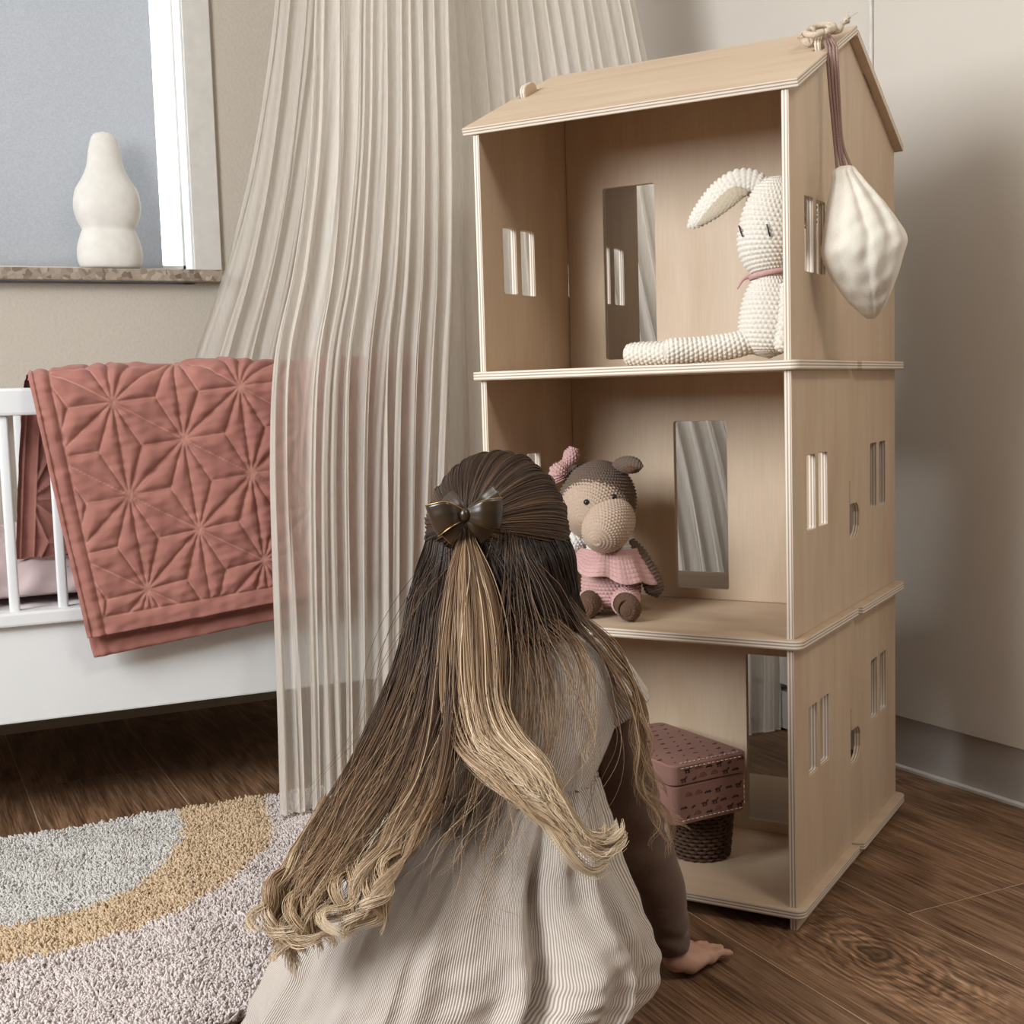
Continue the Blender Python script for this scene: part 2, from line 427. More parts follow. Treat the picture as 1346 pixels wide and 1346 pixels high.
# ------------------------------------------------------------------ plywood dolls' house
def mat_ply(name, axis_grain='Y', tint=(1, 1, 1)):
    m, n, N, L, B = nt(name)
    tc = N.new('ShaderNodeTexCoord'); oi = N.new('ShaderNodeObjectInfo')
    cb = N.new('ShaderNodeCombineXYZ'); L.new(oi.outputs['Random'], cb.inputs[0]); L.new(oi.outputs['Random'], cb.inputs[1])
    sh = N.new('ShaderNodeVectorMath'); sh.operation = 'MULTIPLY_ADD'; sh.inputs[1].default_value = (17.0, 31.0, 0)
    L.new(cb.outputs[0], sh.inputs[0]); L.new(tc.outputs['Object'], sh.inputs[2])
    s1 = (14, 2.2, 1) if axis_grain == 'Y' else (2.2, 14, 1)
    s2 = (420, 18, 1) if axis_grain == 'Y' else (18, 420, 1)
    mp = N.new('ShaderNodeMapping'); mp.inputs['Scale'].default_value = s1; L.new(sh.outputs[0], mp.inputs['Vector'])
    n1 = N.new('ShaderNodeTexNoise'); n1.inputs['Scale'].default_value = 1; n1.inputs['Detail'].default_value = 3; n1.inputs['Distortion'].default_value = 1.2
    L.new(mp.outputs[0], n1.inputs['Vector'])
    mp2 = N.new('ShaderNodeMapping'); mp2.inputs['Scale'].default_value = s2; L.new(sh.outputs[0], mp2.inputs['Vector'])
    n2 = N.new('ShaderNodeTexNoise'); n2.inputs['Scale'].default_value = 1; n2.inputs['Detail'].default_value = 4; L.new(mp2.outputs[0], n2.inputs['Vector'])
    r1 = ramp(N, [(0.25, tuple(a * b for a, b in zip((0.53, 0.38, 0.25), tint))), (0.5, tuple(a * b for a, b in zip((0.59, 0.445, 0.31), tint))), (0.8, tuple(a * b for a, b in zip((0.635, 0.495, 0.36), tint)))])
    L.new(n1.outputs[0], r1.inputs[0])
    hs = N.new('ShaderNodeHueSaturation'); vr = N.new('ShaderNodeMapRange')
    vr.inputs[1].default_value = 0.3; vr.inputs[2].default_value = 0.7; vr.inputs[3].default_value = 0.95; vr.inputs[4].default_value = 1.04
    L.new(n2.outputs[0], vr.inputs[0]); L.new(vr.outputs[0], hs.inputs['Value']); L.new(r1.outputs[0], hs.inputs['Color'])
    # ply layers on the cut edges
    sx = N.new('ShaderNodeSeparateXYZ'); L.new(tc.outputs['Object'], sx.inputs[0])
    mu = N.new('ShaderNodeMath'); mu.operation = 'MULTIPLY'; mu.inputs[1].default_value = 2 * math.pi / 0.0040; L.new(sx.outputs[2], mu.inputs[0])
    sn = N.new('ShaderNodeMath'); sn.operation = 'SINE'; L.new(mu.outputs[0], sn.inputs[0])
    re = ramp(N, [(0.0, (0.36, 0.26, 0.19)), (0.30, (0.50, 0.39, 0.29)), (0.45, (0.74, 0.64, 0.53)), (1.0, (0.80, 0.71, 0.60))])
    m2 = N.new('ShaderNodeMapRange'); m2.inputs[1].default_value = -1; m2.inputs[2].default_value = 1; L.new(sn.outputs[0], m2.inputs[0]); L.new(m2.outputs[0], re.inputs[0])
    sn2 = N.new('ShaderNodeSeparateXYZ'); L.new(tc.outputs['Normal'], sn2.inputs[0])
    ab = N.new('ShaderNodeMath'); ab.operation = 'ABSOLUTE'; L.new(sn2.outputs[2], ab.inputs[0])
    lt = N.new('ShaderNodeMath'); lt.operation = 'LESS_THAN'; lt.inputs[1].default_value = 0.5; L.new(ab.outputs[0], lt.inputs[0])
    mx = N.new('ShaderNodeMix'); mx.data_type = 'RGBA'
    L.new(lt.outputs[0], mx.inputs[0]); L.new(hs.outputs[0], mx.inputs[6]); L.new(re.outputs[0], mx.inputs[7])
    L.new(mx.outputs[2], B.inputs['Base Color'])
    B.inputs['Roughness'].default_value = 0.48; B.inputs['Specular IOR Level'].default_value = 0.3
    return m
M_PLY = mat_ply('birch_plywood_upright', 'Y')
M_PLYX = mat_ply('birch_plywood_flat', 'X')

def rrect(x0, x1, y0, y1, r=0.0, seg=5):
    if r <= 0: return [(x0, y0), (x1, y0), (x1, y1), (x0, y1)]
    out = []
    for cx, cy, a0 in ((x1 - r, y0 + r, -90), (x1 - r, y1 - r, 0), (x0 + r, y1 - r, 90), (x0 + r, y0 + r, 180)):
        for k in range(seg + 1):
            a = math.radians(a0 + 90 * k / seg); out.append((cx + r * math.cos(a), cy + r * math.sin(a)))
    return out

def sheet(name, outline, holes, t, mat, parent, M, bev=0.0006):
    """flat board cut from sheet material: outline and holes in its own XY plane, thickness t along Z, placed by M"""
    cu = bpy.data.curves.new('cut', 'CURVE'); cu.dimensions = '2D'; cu.fill_mode = 'BOTH'
    cu.extrude = t / 2 - bev; cu.bevel_depth = bev; cu.bevel_resolution = 0; cu.offset = -bev
    for pts in [outline] + holes:
        sp = cu.splines.new('POLY'); sp.points.add(len(pts) - 1)
        for q, p in zip(sp.points, pts): q.co = (p[0], p[1], 0, 1)
        sp.use_cyclic_u = True
    tmp = bpy.data.objects.new('cut', cu); COL.objects.link(tmp)
    me = bpy.data.meshes.new_from_object(tmp.evaluated_get(bpy.context.evaluated_depsgraph_get()))
    bpy.data.objects.remove(tmp); bpy.data.curves.remove(cu)
    me.name = name; me.materials.clear(); me.materials.append(mat)
    me.polygons.foreach_set('use_smooth', [False] * len(me.polygons))
    o = bpy.data.objects.new(name, me); COL.objects.link(o); o.parent = parent
    o.matrix_basis = M
    return o

HW, HD = 0.4614, 0.5393
HA = -math.radians(56.0)
HO = np.array([1.038, 1.3161, 0.0])
TW, TS = 0.010, 0.0125
Z0, Z1, Z2, Z3, ZA = 0.0313, 0.3902, 0.7502, 1.0897, 1.2197
house = thing('dolls_house', HO, 'tall three-storey birch plywood dolls house with a gable roof', 'dollhouse', rz=HA)
def HP(x, y, z):
    c, s = math.cos(HA), math.sin(HA)
    return HO + np.array([c * x - s * y, s * x + c * y, z])
def side_M(xc):   # board XY -> house Y, Z ; board Z -> house X
    return Matrix(((0, 0, 1, xc), (1, 0, 0, 0), (0, 1, 0, 0), (0, 0, 0, 1)))
def front_M(yc):  # board XY -> house X, Z
    return Matrix(((1, 0, 0, 0), (0, 0, -1, yc), (0, 1, 0, 0), (0, 0, 0, 1)))
def flat_M(zc):
    return Matrix(((1, 0, 0, 0), (0, 1, 0, 0), (0, 0, 1, zc), (0, 0, 0, 1)))
levels = [(Z0, Z1 - TS, 0.161, 0.255), (Z1, Z2 - TS, 0.135, 0.235), (Z2, Z3, 0.115, 0.212)]
rise = ZA - 0.013 - Z3
for xc, isr in ((-TW / 2, True), (-HW + TW / 2, False)):
    for li, (za, zb, wa, wb) in enumerate(levels):
        holes = [rrect(y0, y1, za + wa, za + wb, 0.003, 3) for y0, y1 in ((0.060, 0.099), (0.113, 0.155), (0.384, 0.422), (0.439, 0.478))]
        sm = za + (0.100 if li == 1 else 0.120)
        # finger hole of the tongue joint: a slit with a D-shaped opening below
        holes.append([(0.2658, sm), (0.300, sm), (0.312, sm + 0.006), (0.319, sm + 0.016), (0.320, sm + 0.036), (0.316, sm + 0.045), (0.306, sm + 0.051), (0.2712, sm + 0.052), (0.2708, sm + 0.086), (0.2658, sm + 0.086)])
        sheet('hole_backing', rrect(0.2755, 0.326, sm - 0.006, sm + 0.058, 0.004, 3), [], 0.003, M_PLY, house, side_M(xc + (-1 if isr else 1) * (TW / 2 + 0.0095)))  # plate added behind the hole so the opening reads as shaded wood
        if li == 2:
            out = [(0, za), (HD, za), (HD, zb), (HD / 2, zb + rise), (0, zb)]
        else:
            out = rrect(0, HD, za, zb)
        sheet('side_panel', out, holes, TW, M_PLY, house, side_M(xc))
    # runner that carries the house below the bottom floor
    sheet('runner', [(0.002, 0.0), (HD - 0.002, 0.0), (HD - 0.002, Z0 - TS), (0.002, Z0 - TS)], [], TW, M_PLY, house, side_M(xc))
doors = [(-0.161, -0.074), (-0.274, -0.187), (-0.387, -0.299)]
for li, (za, zb, _, _) in enumerate(levels):
    d0, d1 = doors[li]
    ztop = za + (0.277 if li != 2 else 0.284)
    zt = zb if li < 2 else zb + rise - 0.004
    sheet('partition', rrect(-HW + TW + 0.0006, -TW - 0.0006, za + 0.0004, zt), [rrect(d0, d1, za + 0.0165, ztop, 0.004, 3)], TW, M_PLY, house, front_M(HD / 2))
OV = 0.0125
def shelf_outline():
    o, r = [], 0.014
    n0, n1 = 0.266, 0.276
    pts = []
    def arc(cx, cy, a0):
        return [(cx + r * math.cos(math.radians(a0 + 15 * k)), cy + r * math.sin(math.radians(a0 + 15 * k))) for k in range(7)]
    yf, yb = -0.009, HD + 0.006
    pts += arc(OV - r, yf + r, -90)
    pts += [(OV, n0), (OV - 0.004, n0 + 0.001), (-0.004, n0 + 0.002), (-0.004, n1), (OV + 0.002, n1 + 0.006), (OV + 0.003, n1 + 0.012)]
    pts += arc(OV + 0.003 - r, yb - r, 0)
    pts += arc(-HW - OV - 0.003 + r, yb - r, 90)
    pts += [(-HW - OV - 0.003, n1 + 0.012), (-HW - OV, n1), (-HW + 0.004, n1), (-HW + 0.004, n0), (-HW - OV, n0)]
    pts += arc(-HW - OV + r, yf + r, 180)
    return pts
for z in (Z0, Z1, Z2):
    sheet('floor_board', shelf_outline(), [], TS, M_PLYX, house, flat_M(z - TS / 2))
# roof
slope = math.atan2(ZA - 1.0945, HD / 2 + 0.008)
RL = math.hypot(ZA - 1.0945, HD / 2 + 0.008)
TR = 0.011
cs, sn_ = math.cos(slope), math.sin(slope)
XR = 0.0134
slot_s = (RL - (0.10 / cs) - 0.030, RL - (0.10 / cs) + 0.010)
def roof_M(back):
    # board X = house X, board Y = up the slope from the eave, board Z = outward normal
    if not back:
        return Matrix(((1, 0, 0, 0), (0, cs, -sn_, -0.008), (0, sn_, cs, 1.0945), (0, 0, 0, 1))) @ Matrix.Translation((0, 0, -TR / 2))
    return Matrix(((-1, 0, 0, -HW), (0, -cs, sn_, HD + 0.008), (0, sn_, cs, 1.0945), (0, 0, 0, 1))) @ Matrix.Translation((0, 0, -TR / 2))
for back in (False, True):
    # slots where the tongues of the gables come through
    hs_ = [rrect(-TW - 0.0015, 0.0015, slot_s[0] - 0.006, slot_s[1] + 0.004), rrect(-HW - 0.0015, -HW + TW + 0.0015, slot_s[0] - 0.006, slot_s[1] + 0.004)]
    rl = RL - (0.0 if not back else TR * math.tan(slope) * 2)
    sheet('roof_board', rrect(-HW - XR, XR, 0, rl), hs_, TR, M_PLYX, house, roof_M(back))
    for xc in (-TW / 2, -HW + TW / 2):
        Mt = roof_M(back) @ Matrix(((0, 0, 1, xc), (1, 0, 0, 0), (0, 1, 0, 0), (0, 0, 0, 1)))
        a, b = slot_s
        sheet('roof_tongue', [(a, -TR / 2), (b, -TR / 2), (b, 0.012), (b - 0.004, 0.018), (b - 0.010, 0.0205), (a + 0.010, 0.0205), (a + 0.003, 0.0175), (a, 0.012)], [], TW - 0.001, M_PLY, house, Mt)
def PY(u, v, Y):
    """point seen at photo pixel (u, v) on the upright plane y = Y"""
    d = CAM_R @ np.array([(u - 673.0) / FPX, -(v - 673.0) / FPX, -1.0])
    return CAM_C + d * (Y - CAM_C[1]) / d[1]

# ------------------------------------------------------------------ white bed
M_WHITE = plain('white_lacquer', (0.80, 0.80, 0.79), 0.4, (0.77, 0.77, 0.76), 8, spec=0.35)
M_MATT = plain('mattress_cotton', (0.72, 0.66, 0.64), 0.9, (0.66, 0.60, 0.58), 60, 0.2)
bed = thing('cot_bed', (0.15, 2.25, 0), 'white slatted cot bed below the window', 'bed', rz=-math.radians(1.8))
BL, BR, BD = -0.60, 0.69, 0.70
def bpart(name, q, parent=bed): return mk(name, q[0], q[1], M_WHITE, parent, world=False, smooth=False)
for nm, y0 in (('front_side', 0.0), ('back_side', BD - 0.03)):
    s = bpart(nm, box(BL, BR, y0, y0 + 0.03, 0.706, 0.751, 0.005))
    b2 = 0.0165
    lower = box(BL, BR, y0 - (0.012 if y0 == 0 else 0), y0 + 0.034, 0.360, 0.383, 0.004)
    bpart('lower_rail', lower, s)
    first = None
    k = 0
    x = BL + 0.046
    x0 = 0.025 + 0.0 if y0 == 0 else 0.085
    n0 = int((x0 - BL - 0.02) / 0.0765)
    x = x0 - n0 * 0.0765
    while x < BR - 0.03:
        if first is None:
            pth = np.array([(0, 0, 0.383), (0, 0, 0.706)])
            V, F = box(-b2 / 2, b2 / 2, -0.007, 0.007, 0.380, 0.708, 0.004)
            first = mk('slat', V, F, M_WHITE, s, world=False, smooth=True); first.location = (x, y0 + 0.015, 0)
        else:
            cp(first, s, (x, y0 + 0.015, 0))
        x += 0.0765
bpart('side_board', box(BL, BR, 0.002, 0.026, 0.196, 0.362, 0.003))
bpart('side_board', box(BL, BR, BD - 0.026, BD - 0.002, 0.196, 0.362, 0.003))
for x0 in (BL - 0.04, BR):
    bpart('end_panel', box(x0, x0 + 0.04, -0.005, BD + 0.005, 0.19, 0.63, 0.006))
    for y0 in (-0.005, BD - 0.035):
        bpart('leg', box(x0, x0 + 0.04, y0, y0 + 0.04, 0.0, 0.20, 0.004))
bpart('slat_base', box(BL, BR, 0.026, BD - 0.026, 0.235, 0.262, 0.002))
V, F = box(BL + 0.01, BR - 0.01, 0.04, BD - 0.04, 0.262, 0.385, 0.02)
c_, s_ = math.cos(-math.radians(1.8)), math.sin(-math.radians(1.8))
def BP(x, y, z): return np.array([0.15 + c_ * x - s_ * y, 2.25 + s_ * x + c_ * y, z])
Vw = np.array([BP(*v) for v in V])
tag(mk('mattress', Vw, F, M_MATT, origin=BP(0.15, 0.35, 0.262)), 'pale mattress lying inside the white cot bed', 'mattress')

# crumpled lilac pink duvet
def mat_duvet():
    m, n, N, L, B = nt('lilac_print_cotton')
    mp = coords(N, L)
    v = N.new('ShaderNodeTexVoronoi'); v.inputs['Scale'].default_value = 38; L.new(mp.outputs[0], v.inputs['Vector'])
    r = ramp(N, [(0.0, (0.42, 0.26, 0.28)), (0.10, (0.48, 0.32, 0.33)), (0.14, (0.63, 0.49, 0.49)), (1, (0.66, 0.52, 0.52))])
    L.new(v.outputs['Distance'], r.inputs[0]); L.new(r.outputs[0], B.inputs['Base Color'])
    B.inputs['Roughness'].default_value = 0.9; B.inputs['Specular IOR Level'].default_value = 0.1
    return m
nu, nv = 150, 70
gx, gy = np.meshgrid(np.linspace(BL + 0.03, BR - 0.03, nu), np.linspace(0.045, BD - 0.036, nv))
gp = np.stack([gx, gy, 0 * gx], -1)
edge = np.clip(np.minimum(gy - 0.045, BD - 0.036 - gy) / 0.16, 0, 1) ** 0.55
h = 0.405 + edge * (0.075 + 0.018 * vnoise(gp, 6, 1) + 0.012 * np.abs(vnoise(gp, 15, 2)) + 0.006 * vnoise(gp, 34, 3))
Vd = np.array([BP(a, b, c) for a, b, c in zip(gx.ravel(), gy.ravel(), h.ravel())])
o = mk('duvet', Vd, grid_faces(nu, nv), mat_duvet(), origin=BP(0.15, 0.35, 0.39))
md = o.modifiers.new('thick', 'SOLIDIFY'); md.thickness = 0.012; md.offset = -1
tag(o, 'crumpled pale pink printed duvet inside the white cot bed', 'bedding')

# ------------------------------------------------------------------ quilt over the rail
def mat_quilt():
    m, n, N, L, B = nt('terracotta_linen')
    mp = coords(N, L, 'Object', (1, 1, 1))
    w = N.new('ShaderNodeTexNoise'); w.inputs['Scale'].default_value = 900; L.new(mp.outputs[0], w.inputs['Vector'])
    b = N.new('ShaderNodeTexNoise'); b.inputs['Scale'].default_value = 24; L.new(mp.outputs[0], b.inputs['Vector'])
    r = ramp(N, [(0.3, (0.315, 0.130, 0.105)), (0.7, (0.375, 0.160, 0.128))]); L.new(b.outputs[0], r.inputs[0])
    # paler stitching thread along the quilting lines
    at = N.new('ShaderNodeAttribute'); at.attribute_name = 'seam'
    sr = ramp(N, [(0.0, (1, 1, 1)), (0.0011 / 0.02, (1, 1, 1)), (0.0018 / 0.02, (0, 0, 0))])
    mm = N.new('ShaderNodeMath'); mm.operation = 'MULTIPLY'; mm.inputs[1].default_value = 1 / 0.02; L.new(at.outputs['Fac'], mm.inputs[0]); L.new(mm.outputs[0], sr.inputs[0])
    ms = N.new('ShaderNodeMath'); ms.operation = 'MULTIPLY'; ms.inputs[1].default_value = 0.35; L.new(sr.outputs[0], ms.inputs[0])
    mx = N.new('ShaderNodeMix'); mx.data_type = 'RGBA'; L.new(ms.outputs[0], mx.inputs[0]); L.new(r.outputs[0], mx.inputs[6]); mx.inputs[7].default_value = (0.62, 0.33, 0.25, 1)
    L.new(mx.outputs[2], B.inputs['Base Color']); B.inputs['Roughness'].default_value = 0.9; B.inputs['Specular IOR Level'].default_value = 0.15
    B.inputs['Sheen Weight'].default_value = 0.15
    bump(N, L, w.outputs[0], B, 0.2, 0.001)
    return m
M_QUILT = mat_quilt()
QA, QB, Q0 = np.array([0.102, 0.0663]), np.array([-0.002, 0.1512]), np.array([0.112, 0.084])
def star_dist(q):
    """distance to the star quilting lines: triangle lattice edges and centroid spokes"""
    Mi = np.linalg.inv(np.stack([QA, QB], 1))
    st = (q - Q0) @ Mi.T
    f = st - np.floor(st)
    lower = f.sum(-1) < 1
    A = np.zeros_like(f); Bv = np.zeros_like(f) + [1, 0]; C = np.zeros_like(f) + [0, 1]
    A = np.where(lower[..., None], A, [1.0, 1.0])
    Mf = np.stack([QA, QB], 1)
    p, a, b, c = [z @ Mf.T for z in (f, A, Bv, C)]
    g = (a + b + c) / 3
    d = np.full(q.shape[:-1], 9.0)
    for s, e in ((a, b), (b, c), (c, a), (a, g), (b, g), (c, g)):
        se = e - s
        t = np.clip(((p - s) * se).sum(-1) / (se * se).sum(-1), 0, 1)
        d = np.minimum(d, np.linalg.norm(p - s - se * t[..., None], axis=-1))
    return d
def quilt_sheet(name, left, right, nu, ns, s_front, depth, parent, pattern=True, inner=0):
    Lp, Rp = cr(left, ns), cr(right, ns)
    w = np.linspace(0, 1, nu)
    G = Lp[:, None, :] * (1 - w)[None, :, None] + Rp[:, None, :] * w[None, :, None]
    width = np.linalg.norm(Rp - Lp, axis=1).mean()
    seg = np.linalg.norm(np.diff((Lp + Rp) / 2, axis=0), axis=1)
    arc = np.concatenate([[0], np.cumsum(seg)])
    s0 = np.interp(s_front, np.linspace(0, 1, ns), arc)
    S = (arc - s0)[:, None] + 0 * w[None, :]
    X = (w * width)[None, :] + 0 * S
    d = star_dist(np.stack([X, S], -1)) if pattern else np.full(S.shape, 0.02)
    smax = arc[-1] - s0
    bl, bb = X, smax - S
    # plain bound border on the left and along the lower edge, each with its own seam line
    inb = (bl < 0.026) | (bb < 0.026)
    d = np.where(inb, np.minimum(np.abs(bl - 0.026), np.where(bl < 0.026, 9, np.abs(bb - 0.026))), np.minimum(d, np.minimum(np.abs(bl - 0.026), np.abs(bb - 0.026))))
    d = np.minimum(d, np.abs(bl - 0.004) + 0.0006)
    du = np.gradient(G, axis=1); dv = np.gradient(G, axis=0)
    Nn = np.cross(du, dv); Nn /= np.linalg.norm(Nn, axis=-1)[..., None] + 1e-12
    fl = np.stack([X, S, 0 * X], -1)
    wrk = np.stack([X * 14, S * 60, 0 * X], -1)
    puff = depth * (1 - np.exp(-d / 0.006)) + 0.0012 * vnoise(fl, 55, 4) + 0.0008 * vnoise(wrk, 3.0, 6) + 0.004 * vnoise(fl, 9, 5)
    sgn = -1.0 if (Nn[int(ns * 0.75), nu // 2] @ np.array([0, -1.0, 0])) < 0 else 1.0
    G = G + Nn * sgn * puff[..., None]
    F = grid_faces(nu, ns)
    if sgn < 0: F = F[:, ::-1]
    o = mk(name, G.reshape(-1, 3), F, M_QUILT, parent, attrs={'seam': d.ravel()})
    md = o.modifiers.new('thick', 'SOLIDIFY'); md.thickness = 0.008; md.offset = -1; md.use_rim = True; md.use_rim_only = True
    return o
quilt = thing('quilt', BP(0.22, 0.0, 0.755), 'terracotta quilted blanket with star stitching folded over the cot rail', 'blanket')
dx = np.array([0.62, -0.0195, 0])
L1 = [PY(24, 735, 2.345), PY(28, 620, 2.342), PY(34, 515, 2.325), PY(38, 493, 2.300), PY(40, 488, 2.245), PY(44, 508, 2.207), PY(62, 590, 2.198), PY(88, 705, 2.194), PY(104, 772, 2.190), PY(119, 838, 2.188)]
R1 = [L1[0] + dx, L1[1] + dx, L1[2] + dx, L1[3] + dx, PY(552, 467, 2.235), PY(554, 490, 2.195), PY(560, 560, 2.185), PY(568, 650, 2.180), PY(572, 702, 2.176), PY(576, 750, 2.174)]
quilt_sheet('upper_fold', L1, R1, 340, 380, 4 / 9, 0.0075, quilt)
L2 = [PY(34, 515, 2.318), PY(38, 498, 2.298), PY(41, 494, 2.250), PY(46, 512, 2.222), PY(66, 600, 2.212), PY(98, 745, 2.207), PY(126, 864, 2.205)]
R2 = [L2[0] + dx, L2[1] + dx, PY(551, 474, 2.240), PY(552, 495, 2.211), PY(558, 580, 2.201), PY(566, 690, 2.195), PY(572, 770, 2.192)]
quilt_sheet('under_fold', L2, R2, 140, 170, 0.4, 0.005, quilt)

# ------------------------------------------------------------------ canopy
def mat_muslin():
    m, n, N, L, B = nt('crinkled_muslin')
    g = N.new('ShaderNodeNewGeometry'); mp = N.new('ShaderNodeMapping'); mp.inputs['Scale'].default_value = (260, 260, 22)
    L.new(g.outputs['Position'], mp.inputs['Vector'])
    tx = N.new('ShaderNodeTexNoise'); tx.inputs['Scale'].default_value = 1; tx.inputs['Detail'].default_value = 4; L.new(mp.outputs[0], tx.inputs['Vector'])
    r = ramp(N, [(0.3, (0.73, 0.665, 0.585)), (0.7, (0.80, 0.74, 0.66))]); L.new(tx.outputs[0], r.inputs[0])
    d = N.new('ShaderNodeBsdfDiffuse'); t = N.new('ShaderNodeBsdfTranslucent'); tr = N.new('ShaderNodeBsdfTransparent')
    L.new(r.outputs[0], d.inputs[0]); L.new(r.outputs[0], t.inputs[0])
    b = N.new('ShaderNodeBump'); b.inputs['Strength'].default_value = 0.5; b.inputs['Distance'].default_value = 0.002
    L.new(tx.outputs[0], b.inputs['Height']); L.new(b.outputs[0], d.inputs['Normal'])
    m1 = N.new('ShaderNodeMixShader'); m1.inputs[0].default_value = 0.28
    L.new(d.outputs[0], m1.inputs[1]); L.new(t.outputs[0], m1.inputs[2])
    m2 = N.new('ShaderNodeMixShader'); m2.inputs[0].default_value = 0.32
    L.new(m1.outputs[0], m2.inputs[1]); L.new(tr.outputs[0], m2.inputs[2])
    L.new(m2.outputs[0], N['Material Output'].inputs['Surface'])
    return m
M_MUSLIN = mat_muslin()
canopy = thing('bed_canopy', (1.0, 2.45, 2.2), 'sheer cream muslin canopy hanging in long pleats beside the bed', 'canopy')
def drape(name, left, right, pleats, amp, nu, nv, seed, floor_z=0.004, sharp=0.35):
    Lp, Rp = cr(left, nv), cr(right, nv)
    w = np.linspace(0, 1, nu)
    t = np.linspace(0, 1, nv)[:, None]
    fl = np.stack([w[None, :] * 3.0 + 0 * t, t * 0.75 + 0 * w[None, :], 0 * t * w], -1)
    ph = 2 * math.pi * (pleats * w[None, :] + 0.42 * vnoise(fl * [1, 0.6, 1], 2.1, seed) + 0.26 * vnoise(fl * [1, 0.5, 1], 5.3, seed + 1))
    ww = np.clip(w[None, :] + 0.42 / pleats * np.sin(ph + 1.2) * (0.4 + 0.6 * t), 0, 1)     # folds lean over one another
    G = Lp[:, None, :] * (1 - ww)[..., None] + Rp[:, None, :] * ww[..., None]
    side = (Rp - Lp); side /= np.linalg.norm(side, axis=1)[:, None] + 1e-9
    nn = np.cross(side, [0, 0, 1.0]); nn /= np.linalg.norm(nn, axis=1)[:, None] + 1e-9
    A = amp * (0.42 + 0.40 * t)
    disp = A * (np.sin(ph) + sharp * (0.3 + t) * np.sin(2.3 * ph + 1.0 + 3 * t) + 0.30 * (0.15 + t) * np.sin(4.7 * ph + 2.0 + 4 * vnoise(fl, 3, seed + 2)))
    disp += amp * 0.10 * vnoise(np.stack([fl[..., 0] * 14, fl[..., 1] * 9, fl[..., 2]], -1), 2.0, seed + 3) * (0.25 + t)
    G = G + nn[:, None, :] * disp[..., None]
    G[..., 2] = np.maximum(G[..., 2], floor_z)
    return mk(name, G.reshape(-1, 3), grid_faces(nu, nv), M_MUSLIN, canopy)
top = [np.array([0.80, 2.36, 2.2]), np.array([0.93, 2.30, 2.2]), np.array([1.12, 2.34, 2.2])]
drape('front_drape',
      [top[0], PY(418, -240, 2.22), PY(412, 0, 2.17), PY(405, 190, 2.13), PY(384, 350, 2.12), PY(358, 470, 2.115), PY(352, 600, 2.115), PY(356, 760, 2.11), PY(363, 920, 2.10), PY(369, 1092, 2.07)],
      [top[1], PY(588, -240, 2.22), PY(592, 0, 2.17), PY(597, 190, 2.13), PY(598, 350, 2.12), PY(594, 470, 2.115), PY(590, 600, 2.115), PY(586, 760, 2.11), PY(582, 920, 2.10), PY(578, 1062, 2.07)],
      12.0, 0.0068, 440, 170, 3, floor_z=0.024)
drape('side_drape',
      [top[1], PY(570, -240, 2.26), PY(575, 0, 2.22), PY(582, 190, 2.18), PY(578, 350, 2.165), PY(580, 600, 2.16), PY(575, 820, 2.16), PY(570, 1040, 2.14)],
      [top[2] + np.array([0.1, 0, 0]), PY(790, -240, 2.26), PY(837, 0, 2.23), PY(876, 190, 2.20), PY(920, 400, 2.165), PY(985, 620, 2.14), PY(1022, 800, 2.13), PY(1026, 975, 2.12)],
      16.0, 0.0056, 340, 130, 11, sharp=0.2)
drape('rear_drape',
      [np.array([0.86, 2.52, 2.2]), PY(372, -200, 2.70), PY(362, 0, 2.76), PY(335, 190, 2.80), PY(300, 340, 2.82), PY(252, 480, 2.84), PY(236, 560, 2.85)],
      [np.array([1.02, 2.50, 2.2]), PY(520, -200, 2.66), PY(512, 0, 2.70), PY(505, 190, 2.74), PY(498, 340, 2.76), PY(490, 480, 2.78), PY(486, 560, 2.78)],
      8.0, 0.010, 220, 100, 23)
# hoop and cord from which the canopy hangs, above the picture
ang = np.linspace(0, 2 * math.pi, 41)
hp = np.stack([1.0 + 0.22 * np.cos(ang), 2.43 + 0.13 * np.sin(ang), 2.2 + 0 * ang], 1)
q = tube(hp, 0.006, 8, False); mk('hoop', q[0], q[1], M_TRIMW, canopy)
q = tube(np.array([(1.0, 2.43, 2.2), (1.0, 2.43, 2.5)]), 0.003, 6); mk('cord', q[0], q[1], M_TRIMW, canopy)

# ------------------------------------------------------------------ rainbow rug
RC = np.array([0.12, 2.215])
BANDS = [(0.0, 0.0, 0.29, 0.39), (0.29, 0.39, 0.44, 0.51), (0.44, 0.51, 0.66, 0.825)]
def mat_pile(name, c, c2):
    m, n, N, L, B = nt(name)
    at = N.new('ShaderNodeAttribute'); at.attribute_name = 'tone'
    r = ramp(N, [(0.0, c2), (1.0, c)]); L.new(at.outputs['Fac'], r.inputs[0]); L.new(r.outputs[0], B.inputs['Base Color'])
    B.inputs['Roughness'].default_value = 0.95; B.inputs['Specular IOR Level'].default_value = 0.05
    return m
PILE = [mat_pile('grey_wool_pile', (0.70, 0.665, 0.62), (0.56, 0.53, 0.49)),
        mat_pile('mustard_wool_pile', (0.72, 0.545, 0.365), (0.56, 0.41, 0.265)),
        mat_pile('blush_wool_pile', (0.76, 0.675, 0.63), (0.62, 0.535, 0.50))]
M_BACKING = plain('rug_backing', (0.40, 0.33, 0.27), 0.95)
rug = thing('rug', (RC[0], RC[1] - 0.35, 0), 'thick half-round rainbow rug in grey, mustard and blush on the floor', 'rug')
th = np.linspace(math.pi, 2 * math.pi, 73)
Vb = [(RC[0], RC[1], z) for z in (0.002, 0.010)]
for z in (0.002, 0.010):
    Vb += [(RC[0] + 0.658 * math.cos(a), RC[1] + 0.822 * math.sin(a), z) for a in th]
n = len(th)
